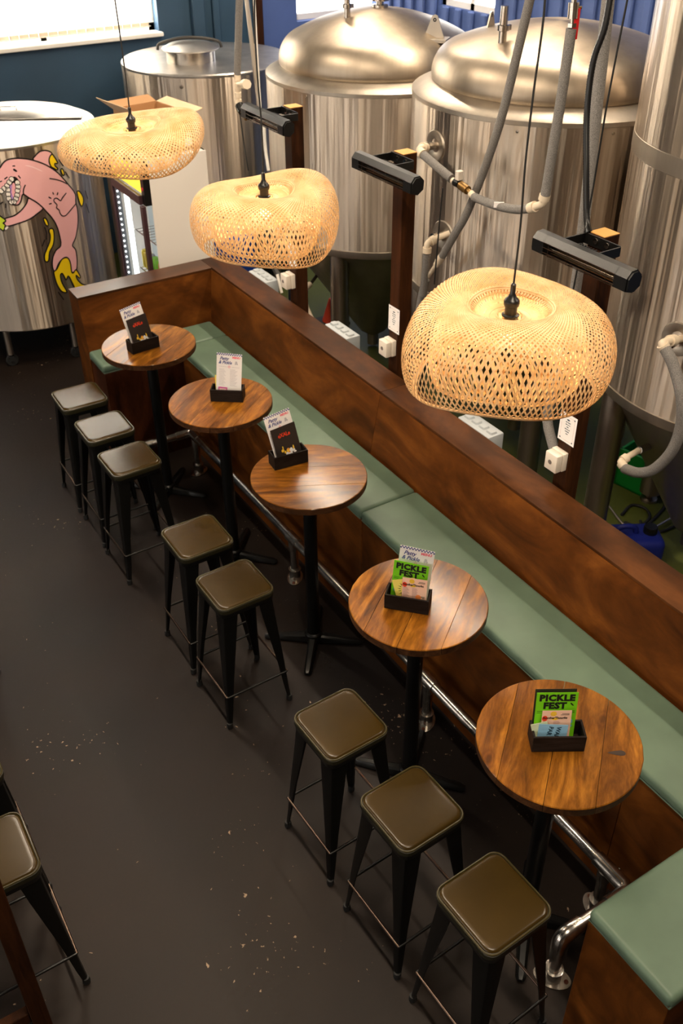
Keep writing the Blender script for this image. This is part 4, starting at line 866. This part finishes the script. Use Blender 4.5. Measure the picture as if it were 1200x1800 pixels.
# lid half, hinged slightly proud of the plate
bm = NB(); LM = Matrix.Rotation(d(-28), 4, 'Z'); lathe(bm, [(RA - .005, 0), (RA - .005, .012), (0, .012)], 40, (0, .12, 1.893), LM, a0=0, a1=PI); vs_ = [v for v in bm.verts]
lidp = obj('hinged_lid', bm, STEELL, tA, .5)
lidp.modifiers.new('thickness', 'SOLIDIFY').thickness = .004
lidp.scale = (.86, .86, 1); lidp.location = (0, 0, .262 - .262)
tb('lid_handle', [(.12, .40, 1.90), (.12, .40, 1.935), (.24, .34, 1.935), (.24, .34, 1.90)], .006, CHROME, tA, 8)
for a in (-130, -80, -20, 60, 150):
    x, y = .66 * math.cos(d(a)), .66 * math.sin(d(a))
    bm = NB(); lathe(bm, [(.03, .09), (.03, .37), (0, .37)], 14, (x, y, 0)); lg = obj('leg', bm, STEELK, tA, .5)
    bm = NB(); lathe(bm, [(0, -.016), (.05, -.016), (.055, 0), (.05, .016), (0, .016)], 18, M=Matrix.Translation((x, y, .055)) @ Matrix.Rotation(PI / 2, 4, 'X')); bx(bm, (x - .02, y - .03, .05), (x + .02, y - .02, .11)); bx(bm, (x - .02, y + .02, .05), (x + .02, y + .03, .11)); bx(bm, (x - .03, y - .03, .10), (x + .03, y + .03, .11)); obj('castor', bm, BLACKR, lg, .5)
P_PINK = mat('pink_paint', srgb(238, 178, 180), .45); P_YEL = mat('yellow_paint', srgb(242, 208, 8), .45); P_BLK = mat('black_paint', srgb(24, 18, 18), .45)
P_WHT = mat('white_paint', srgb(238, 230, 220), .45); P_LIL = mat('lilac_paint', srgb(176, 140, 204), .45); P_LIM = mat('lime_paint', srgb(196, 218, 50), .45); P_LPK = mat('light_pink_paint', srgb(250, 212, 214), .45); P_TNG = mat('rose_paint', srgb(238, 170, 178), .45)
def wrap(bm, off):
    for v in bm.verts:
        a, z = v.co.x / RA, v.co.y; r = RA + off; v.co = (r * math.cos(a), r * math.sin(a), z)
def smooth2(poly, k=3):
    P = [Vector((p[0], p[1], 0)) for p in poly]; n = len(P); out = []
    for i in range(n):
        a, b, c, e = P[i - 1], P[i], P[(i + 1) % n], P[(i + 2) % n]
        for j in range(k):
            t = j / k; out.append(.5 * ((2 * b) + (c - a) * t + (2 * a - 5 * b + 4 * c - e) * t * t + (3 * b - 3 * c + e - a) * t ** 3))
    return [(p.x, p.y) for p in out]
def art(name, poly, m, off, outline=0, k=3):
    poly = smooth2([(a * RA, z) for a, z in poly], k)
    tris = geometry.tessellate_polygon([[Vector((x, y, 0)) for x, y in poly]])
    bm = NB(); vs = [bm.verts.new((x, y, 0)) for x, y in poly]
    for t3 in tris:
        try: bm.faces.new([vs[i] for i in t3])
        except ValueError: pass
    for _ in range(6):
        es = [e for e in bm.edges if abs(e.verts[0].co.x - e.verts[1].co.x) > .04]
        if not es: break
        bmesh.ops.subdivide_edges(bm, edges=es, cuts=1); bmesh.ops.triangulate(bm, faces=[f for f in bm.faces if len(f.verts) > 3])
    wrap(bm, off); o = obj(name, bm, m, tA, 0)
    if outline: stroke('outline', poly + [poly[0]], outline, off + .0006)
    return o
def stroke(name, pl, w_, off, m=None):
    bm = NB(); P = [Vector((p[0], p[1], 0)) for p in pl]; rows = []
    for i, p in enumerate(P):
        t = (P[min(i + 1, len(P) - 1)] - P[max(i - 1, 0)]).normalized(); s = Vector((-t.y, t.x, 0)) * w_ / 2
        rows.append((bm.verts.new(p - s), bm.verts.new(p + s)))
    for A, Bq in zip(rows, rows[1:]): bm.faces.new((A[0], A[1], Bq[1], Bq[0]))
    wrap(bm, off); return obj(name, bm, m or P_BLK, tA, 0)
OL = .011
art('painted_fin', ART['fin'], P_PINK, .0015, OL); art('painted_fin_splash', ART['fin_paint'], P_YEL, .0025, OL)
art('painted_arm', ART['arm'], P_PINK, .0015, OL); art('painted_body', ART['body'], P_PINK, .0035, OL); art('painted_glint', ART['glint'], P_LPK, .0045)
art('painted_mouth', ART['mouth'], P_BLK, .005); art('painted_tongue', ART['tongue_back'], P_LIL, .0056); art('painted_tongue', ART['tongue'], P_TNG, .0062)
art('painted_eye', ART['eye'], P_BLK, .005)
for kk in ('b1', 'b2', 'b3', 'snake'): art('painted_splash', ART[kk], P_YEL, .002, OL)
art('painted_tail_splash', ART['tail'], P_YEL, .0050, OL); art('painted_bottle', ART['bottle'], P_LIM, .0030, OL); art('painted_foam', ART['foam'], P_WHT, .004)
for (a, z) in TEETH:
    q = [(a + .026 * math.cos(k * PI / 4) , z + .021 * math.sin(k * PI / 4)) for k in range(8)]; art('painted_tooth', q, P_WHT, .0068, .005, 1)
for L_ in LINES: stroke('painted_line', [(p.x * RA, p.y) for p in spline([(a, z, 0) for a, z in L_], 3)], .009, .0056)

# ------------------------------------------------------------------ fridge and the box on it
fg = thing('drinks_fridge', 'upright glass door drinks fridge with a white side, behind the banquette end', 'fridge', (2.45, 6.65, 0))
FW_, FD, FH = .52, .80, 1.93
WHITES = mat('white_enamel', srgb(236, 230, 222), .4); MAROON = mat('maroon_frame', srgb(64, 42, 46), .4); LINER = mat('pale_liner', srgb(196, 204, 206), .4)
HDR = mat('lit_yellow_header', srgb(240, 210, 70), .5, emit=srgb(240, 206, 70), es=.7); LEDM = mat('led_strip', (1, 1, 1, 1), .4, emit=(.9, .96, 1, 1), es=3.0)
bm = NB(); bx(bm, (.05, 0, .05), (FW_, .015, FH), .002); bx(bm, (.05, FD - .015, .05), (FW_, FD, FH)); bx(bm, (FW_ - .015, .015, .05), (FW_, FD - .015, FH)); bx(bm, (.05, .015, FH - .015), (FW_, FD - .015, FH)); bx(bm, (.05, .015, .05), (FW_ - .015, FD - .015, .2)); obj('cabinet', bm, WHITES, fg, .4)
bm = NB(); bx(bm, (.30, .015, .2), (FW_ - .0155, FD - .0155, 1.62)); obj('liner', bm, LINER, fg, 0)
bm = NB(); bx(bm, (.0, .0, 1.60), (.05, .06, FH)); bx(bm, (.0, FD - .14, .2), (.05, FD, FH)); bx(bm, (0, 0, .05), (.05, FD, .2)); bx(bm, (0, .06, 1.86), (.05, FD - .14, FH)); obj('front_surround', bm, BLACKG, fg, .4)
box('plinth', (.07, .02, 0), (FW_ - .02, FD - .02, .05), BLACKG, fg)
box('header_panel', (.004, .06, 1.68), (.046, FD - .14, 1.86), HDR, fg)
for z in (1.72, 1.80):
    bm = NB(); lathe(bm, [(0, .004), (.014, .003), (.015, 0)], 12, M=Matrix.Translation((0, .03, z)) @ Matrix.Rotation(-PI / 2, 4, 'Y')); obj('red_button', bm, RED, fg, .8)
bm = NB(); bx(bm, (-.03, .0, .2), (0, .05, 1.60), .003); bx(bm, (-.03, FD - .18, .2), (0, FD - .14, 1.66), .003); bx(bm, (-.03, .05, 1.60), (0, FD - .18, 1.67), .003); bx(bm, (-.03, .05, .2), (0, FD - .18, .26), .003); dr = obj('door', bm, MAROON, fg, .4)
box('door_glass', (-.018, .05, .26), (-.012, FD - .18, 1.60), GLASS, dr, smooth=0)
bm = NB()
for y in (.60, .545): bx(bm, (.06, y, .24), (.075, y + .022, 1.60))
obj('led_strip', bm, LEDM, fg, 0)
for k in range(30):
    bm = NB() if k == 0 else None
    if k == 0:
        bmesh.ops.create_uvsphere(bm, u_segments=8, v_segments=6, radius=.008); led0 = obj('led', bm, LEDM, fg, 1); led0.location = (.02, .648, .28)
    else:
        q = led0.copy(); COL.objects.link(q); q.location = (.02, .648, .28 + k * .045)
for z in (.30, .62, .94, 1.26): 
    bm = NB()
    for q in range(9): tube(bm, [(.08, .03 + q * .06, z), (.30, .03 + q * .06, z)], .003, 5)
    tube(bm, [(.08, .02, z), (.08, .53, z)], .005, 5); obj('wire_shelf', bm, CHROME, fg, .8)
cans = [mat('can_%s' % n_, c_, .35, .2) for n_, c_ in (('lime', srgb(120, 190, 60)), ('orange', srgb(230, 130, 60)), ('teal', srgb(70, 150, 160)), ('cream', srgb(226, 216, 190)), ('yellow', srgb(220, 200, 60)), ('grey', srgb(150, 150, 160)))]
kk = 0
for z in (.305, .625, .945):
    for q in range(7):
        kk += 1
        bm = NB(); lathe(bm, [(0, 0), (.026, .002), (.031, .012), (.031, .13), (.025, .145), (.024, .146), (0, .143)], 14)
        cn = obj('drink_can', bm, cans[(kk * 5 + kk // 3) % 6], None, .8); cn.location = (2.45 + .125, 6.65 + .075 + q * .068, z + .001)
        tag(cn, '%s drink can, %s from the door hinge side on the %s fridge shelf' % (('lime green', 'orange', 'teal', 'cream', 'yellow', 'grey')[(kk * 5 + kk // 3) % 6], ('first', 'second', 'third', 'fourth', 'fifth', 'sixth', 'seventh')[q], {.305: 'lowest', .625: 'middle', .945: 'upper'}[z]), 'can', 'drink cans in the fridge')
cb = thing('cardboard_box', 'open cardboard box with raised flaps on top of the fridge', 'box', (2.70, 6.95, 1.931), d(8))
w2, d2, h2 = .185, .25, .25
for lo, hi in (((-w2, -d2, 0), (w2, -d2 + .005, h2)), ((-w2, d2 - .005, 0), (w2, d2, h2)), ((-w2, -d2, 0), (-w2 + .005, d2, h2)), ((w2 - .005, -d2, 0), (w2, d2, h2)), ((-w2, -d2, 0), (w2, d2, .005))): box('side_panel', lo, hi, CARD, cb, smooth=0)
def flap(p, ax, ang, size, m):
    bm = NB(); bx(bm, (-size[0] / 2, 0, 0), (size[0] / 2, size[1], .005), M=Matrix.Translation(p) @ Matrix.Rotation(ax, 4, 'Z') @ Matrix.Rotation(ang, 4, 'X')); obj('flap', bm, m, cb, 0)
flap((0, -d2, h2), PI, d(-8), (2 * w2, .10), CARD); flap((-w2, 0, h2), PI / 2, d(38), (2 * d2, .16), CARDL); flap((0, d2, h2), 0, d(14), (2 * w2, .12), CARD); flap((w2, 0, h2), -PI / 2, d(12), (2 * d2, .10), CARDL)
box('shipping_label', (.06, -d2 - .0015, .03), (.16, -d2 - .0005, .12), CW, cb, smooth=0)

# ------------------------------------------------------------------ pipes, hoses, cables
def pipe(name, key, r, m, label, cat, k=5, group=None, seg=14):
    P = PIPES[key] if isinstance(key, str) else key
    bm = NB(); b0 = P[0]; pp = [Vector(p) - Vector(b0) for p in P]
    tube(bm, spline(pp, k) if k else pp, r, seg); o = obj(name, bm, m, None, 1.0); o.location = b0
    return tag(o, label, cat, group) if label else o
def sub(o, name, P, r, m, k=0, seg=14):
    b0 = o.location; bm = NB(); pp = [Vector(p) - b0 for p in P]; tube(bm, spline(pp, k) if k else pp, r, seg); return obj(name, bm, m, o, .9)
def lerp(a, b, t): return tuple(a[i] + (b[i] - a[i]) * t for i in range(3))
GH = 'grey foam lagged hoses and pipes'
h = pipe('lagged_hose', 'hose_desc', .023, FOAM, 'long grey foam lagged hose slanting down in front of the middle fermenter', 'hose', 6, GH)
fp = PIPES['fit_desc']; sub(h, 'white_fitting', [fp[0], lerp(fp[0], fp[1], .6)], .024, WHITEP); sub(h, 'white_fitting', [lerp(fp[0], fp[1], .5), fp[1]], .019, WHITEP); sub(h, 'white_pipe', [fp[1], fp[2]], .013, WHITEP)
h = pipe('lagged_hose', 'hose_desc_low', .026, FOAM, 'grey lagged hose end dropping behind the nearest lamp, below white fittings', 'hose', 4, GH)
dp = PIPES['drop']
h = pipe('lagged_pipe', 'drop', .0245, FOAM, 'upright grey lagged pipe hanging below the red lever valve', 'pipe', 4, GH)
de = PIPES['drop_elbow']; sub(h, 'white_elbow', de, .019, WHITEP, 4); sub(h, 'fitting_collar', [lerp(de[0], de[1], -.2), lerp(de[0], de[1], .5)], .0275, WHITEP); sub(h, 'fitting_collar', [lerp(de[1], de[2], .6), lerp(de[1], de[2], 1.05)], .0275, WHITEP)
dt = PIPES['drop_top']; h = pipe('lever_valve', 'drop_top', .012, CHROME, 'steel ball valve with a red lever above the upright lagged pipe', 'valve', 0)
sub(h, 'valve_body', [lerp(dt[0], dt[1], .3), lerp(dt[0], dt[1], .75)], .024, CHROME); sub(h, 'hex_nut', [lerp(dt[0], dt[1], .88), lerp(dt[0], dt[1], 1.0)], .021, CHROME, seg=6)
vb = Vector(lerp(dt[0], dt[1], .45)); rt = Vector(RT)
bm = NB(); bx(bm, (-.013, -.004, -.115), (.013, .004, .01), .003, Matrix.Translation(vb - h.location + rt * .034 + Vector((-.02, 0, -.01))) @ Matrix.Rotation(d(-32), 4, 'Z')); obj('red_lever', bm, RED, h, .5)
sub(h, 'lever_stem', [vb, vb + rt * .036], .006, BRASS)
h = pipe('lagged_hose', 'sag', .0225, FOAM, 'short grey lagged hose sagging sideways to a white elbow', 'hose', 6, GH)
sg = PIPES['sag']; a_ = Vector(lerp(sg[1], sg[2], .85)); bm = NB(); bx(bm, (-.026, -.004, -.014), (.026, .004, .014), 0, Matrix.Translation(a_ - h.location + Vector((-.010, -.0165, .012))) @ Matrix.Rotation(d(-35), 4, 'Z')); obj('paper_label', bm, CW, h, 0)
vp = PIPES['valve']; h = pipe('actuator_valve', 'valve', .014, BRASS, 'brass valve with a black actuator between two lagged hoses', 'valve', 0)
sub(h, 'white_joint', [vp[0], lerp(vp[0], vp[1], .35)], .019, WHITEP); sub(h, 'brass_body', [lerp(vp[0], vp[1], .7), lerp(vp[1], vp[2], .35)], .024, BRASS); sub(h, 'black_nut', [lerp(vp[1], vp[2], .45), lerp(vp[1], vp[2], .8)], .022, BLACKG); sub(h, 'white_joint', [lerp(vp[1], vp[2], .85), vp[2]], .017, WHITEP)
q_ = Vector(lerp(vp[1], vp[2], .5)); bm = NB(); bx(bm, (-.018, -.015, 0), (.018, .015, .05), .003, Matrix.Translation(q_ - h.location + Vector((0, 0, .022)))); obj('actuator_cap', bm, WHITEB, h, .5)
h = pipe('lagged_hose', 'arm', .024, FOAM, 'short grey lagged pipe between the brass valve and a tank port', 'hose', 2, GH)
ae = PIPES['arm_elbow']; sub(h, 'white_elbow', ae, .018, WHITEP, 4); sub(h, 'fitting_collar', [lerp(ae[0], ae[1], .1), lerp(ae[0], ae[1], .8)], .0275, WHITEP); sub(h, 'fitting_collar', [lerp(ae[2], ae[3], .1), lerp(ae[2], ae[3], .7)], .0275, WHITEP); sub(h, 'steel_spout', [ae[3], (3.50, 4.63, 2.345)], .015, CHROME)
pipe('thin_cable', 'c775', .0045, BLACKR, 'thin black cable hanging from the brass valve', 'cable', 5, seg=6)
h = pipe('white_elbow_pipe', 'elb2', .018, WHITEP, 'white plastic elbow pipe at the lower port of the middle fermenter', 'pipe', 5)
e2 = PIPES['elb2']; sub(h, 'fitting_collar', [lerp(e2[1], e2[2], .1), lerp(e2[1], e2[2], .6)], .0275, WHITEP); sub(h, 'fitting_collar', [lerp(e2[2], e2[3], .4), lerp(e2[2], e2[3], .95)], .0275, WHITEP)
e3 = PIPES['elb2low']; sub(h, 'lagged_tail', e3, .022, FOAM)
pipe('lagged_pipe', 'vert', .027, FOAM, 'tall upright grey lagged pipe passing behind the nearest heater and lamp', 'pipe', 5, GH)
# corrugated conduit
P = spline(PIPES['conduit'], 14); bm = NB(); b0 = P[0]; PP = []; rs = []
L_ = 0
for a_, b_ in zip(P, P[1:]):
    n_ = max(1, int((b_ - a_).length / .0045))
    for j in range(n_): PP.append(a_.lerp(b_, j / n_) - b0); rs.append(.0145 if len(PP) % 2 else .0130)
tube(bm, PP, rs, 10); o = obj('corrugated_conduit', bm, BLACKG, None, .9); o.location = b0; tag(o, 'black corrugated conduit curving down to the nearest heater', 'conduit')
pipe('thin_cable', 'cable', .0045, BLACKR, 'straight thin black cable right of the corrugated conduit', 'cable', 2, seg=6)
h = pipe('lagged_pipe', 'leftpipe', .026, FOAM, 'upright grey lagged pipe left of the domed tanks, above a white tap', 'pipe', 0, GH)
lf = PIPES['leftfit']; h = pipe('white_tap', 'leftfit', .016, WHITEP, 'white plastic tap fitting below the leftmost lagged pipe', 'tap', 0)
for t0, t1 in ((.0, .2), (.3, .5), (.62, .78), (.85, .98)): sub(h, 'fitting_collar', [lerp(lf[0], lf[1], t0), lerp(lf[0], lf[1], t1)], .024, WHITEP)
lv = PIPES['leftvalve']; sub(h, 'tap_handle', [lv[0], lv[1]], .017, WHITEP); sub(h, 'tap_wheel', [lerp(lv[0], lv[1], .9), lerp(lv[0], lv[1], 1.3)], .034, WHITEP, seg=8)
lb = PIPES['leftblk']; sub(h, 'solenoid', [lb[0], lb[1]], .034, BLACKM, seg=8); sub(h, 'brass_outlet', [lb[1], lerp(lb[0], lb[1], 2.2)], .018, BRASS)
pipe('thin_cable', 'leftcable', .0045, BLACKR, 'thin black cable dropping from the white tap', 'cable', 4, seg=6)
pipe('steel_pipe', 'lean1', .016, STEELR, 'leaning pale steel pipe left of the domed tank, behind the lamp cord', 'pipe', 0)
pipe('steel_pipe', 'lean2', .009, FRAMEW, 'thin white pipe beside the leaning steel pipe', 'pipe', 0)
pipe('white_hose', 'lean3', .012, FRAMEW, 'white hose hanging below the farthest heater', 'hose', 3)
h = pipe('lagged_hose', 'loopE', .0275, FOAM, 'grey lagged hose looping round in front of the right hand tank', 'hose', 7, GH)
le = PIPES['loopE_top']; sub(h, 'white_elbow', le, .019, WHITEP, 4); sub(h, 'fitting_collar', [lerp(le[0], le[1], .55), lerp(le[0], le[1], .9)], .029, WHITEP); sub(h, 'fitting_collar', [lerp(le[2], le[3], .2), lerp(le[2], le[3], .9)], .029, WHITEP)
lo = PIPES['loopE_bot']; sub(h, 'white_elbow', lo, .017, WHITEP, 4); sub(h, 'fitting_collar', [lerp(lo[0], lo[1], .3), lerp(lo[0], lo[1], .9)], .026, WHITEP); sub(h, 'fitting_collar', [lerp(lo[1], lo[2], .3), lerp(lo[1], lo[2], .9)], .026, WHITEP)
sub(h, 'cone_outlet', [lo[3], (3.90, 2.93, 1.0)], .02, CHROME)
pipe('grey_pipe', 'grey2', .02, DKGREY, 'short dark pipe behind the farthest switch box', 'pipe', 0)
pipe('white_pipe', 'white2', .011, FRAMEW, 'thin white pipe behind the farthest switch box', 'pipe', 0)
cc = PIPES['ccone']; h = pipe('drain_tap', 'ccone', .014, CHROME, 'drain tap with cream fitting on the cone of the left fermenter', 'tap', 0); sub(h, 'cream_fitting', [lerp(cc[1], cc[2], .3), cc[2]], .024, WHITEP); sub(h, 'outlet_pipe', PIPES['cconepipe'], .014, WHITEP)
pipe('rubber_hose', 'loopfloor', .010, BLACKR, 'black rubber hose coiled on the green floor', 'hose', 6)
pipe('rubber_hose', 'loopfloor2', .009, BLACKR, 'black rubber hose trailing towards the cone on the green floor', 'hose', 5)
pipe('floor_tube', 'whitefloor', .008, STEELR, 'thin pale tube curving over the green floor', 'tube', 5)
pipe('floor_pipe', [(3.25, 2.4, .35), (3.3, 3.4, .35)], .018, STEELK, 'low steel pipe behind the nearest timber post', 'pipe', 0)
pipe('top_pipe', [(4.6, 5.2, 3.02), (6.1, 4.6, 3.0), (6.7, 4.2, 3.02)], .014, STEELR, 'thin steel pipe crossing above the middle fermenter', 'pipe', 0)
pipe('top_pipe', [(4.5, 7.5, 2.93), (6.0, 6.5, 2.95), (6.7, 6.0, 2.95)], .016, STEELK, 'dark steel pipe with valves running above the left fermenter', 'pipe', 0)

# socket boxes behind the banquette
for (x, y, lab) in ((3.11, 6.11, 'pale grey multi socket box behind the bench corner, below the middle lamp'), (3.11, 4.98, 'pale grey multi socket box behind the banquette, left of the middle post'), (3.11, 3.50, 'pale grey multi socket box behind the banquette, below the nearest lamp')):
    t = thing('socket_box', lab, 'box', (x, y, 1.035), 0, 'socket boxes behind the banquette')
    box('housing', (-.055, -.14, -.1), (.06, .14, .07), GREYB, t, .01, seg=2)
    for k in range(4):
        bm = NB(); loft(bm, [[(a * .9 , b_ + (k - 1.5) * .066, .0705) for a, b_ in rr(.027, .012)], [(a * .8, b_ * .86 + (k - 1.5) * .066, .082) for a, b_ in rr(.026, .012)]]); obj('socket_cover', bm, GREYB, t, .5)
    bx_ = box('mounting_plate', (-.1845, -.1, -.09), (-.0545, .1, .0), DKGREY, t)
# things on the green floor
t = thing('jerrycan', 'blue plastic jerrycan with a black cap lying on the green floor', 'jerrycan', (4.14, 3.08, 0), d(-30))
box('body', (-.17, -.12, 0), (.17, .12, .18), BLUE_J, t, .045, seg=4)
bm = NB(); lathe(bm, [(.045, 0), (.045, .035), (.04, .045), (0, .045)], 18, (.09, 0, .18)); obj('cap', bm, BLACKG, t, .6)
tb('handle', [(-.13, 0, .17), (-.11, 0, .225), (-.02, 0, .225), (0, 0, .17)], .018, BLUE_J, t, 10, 3)
t = thing('plastic_crate', 'bright green plastic crate on the floor behind the right hand tank leg', 'crate', (4.86, 3.62, 0), d(10))
for lo, hi in (((-.2, -.15, 0), (.2, .15, .02)), ((-.2, -.15, 0), (.2, -.13, .30)), ((-.2, .13, 0), (.2, .15, .30)), ((-.2, -.15, 0), (-.18, .15, .30)), ((.18, -.15, 0), (.2, .15, .30))): box('side_panel', lo, hi, GREEN_J, t, .003)
t = thing('traffic_cone', 'small orange cone on the green floor below the left fermenter', 'cone', (4.35, 7.15, 0)); box('base', (-.13, -.13, 0), (.13, .13, .02), BLACKR, t, .004)
bm = NB(); lathe(bm, [(.09, .02), (.025, .24), (.018, .245), (0, .245)], 20); obj('cone_body', bm, ORANGE_J, t, .6)
t = thing('plastic_drum', 'blue plastic drum behind the farthest timber post', 'drum', (3.55, 7.62, 0))
bm = NB(); lathe(bm, [(0, 0), (.22, 0), (.24, .03), (.24, .25), (.25, .27), (.25, .55), (.24, .57), (.24, .85), (.22, .89), (.10, .90), (0, .90)], 28); obj('body', bm, BLUE_C, t, .5)
bm = NB(); lathe(bm, [(.04, .90), (.04, .925), (0, .925)], 14, (.08, 0, 0)); obj('cap', bm, WHITEB, t, .5)
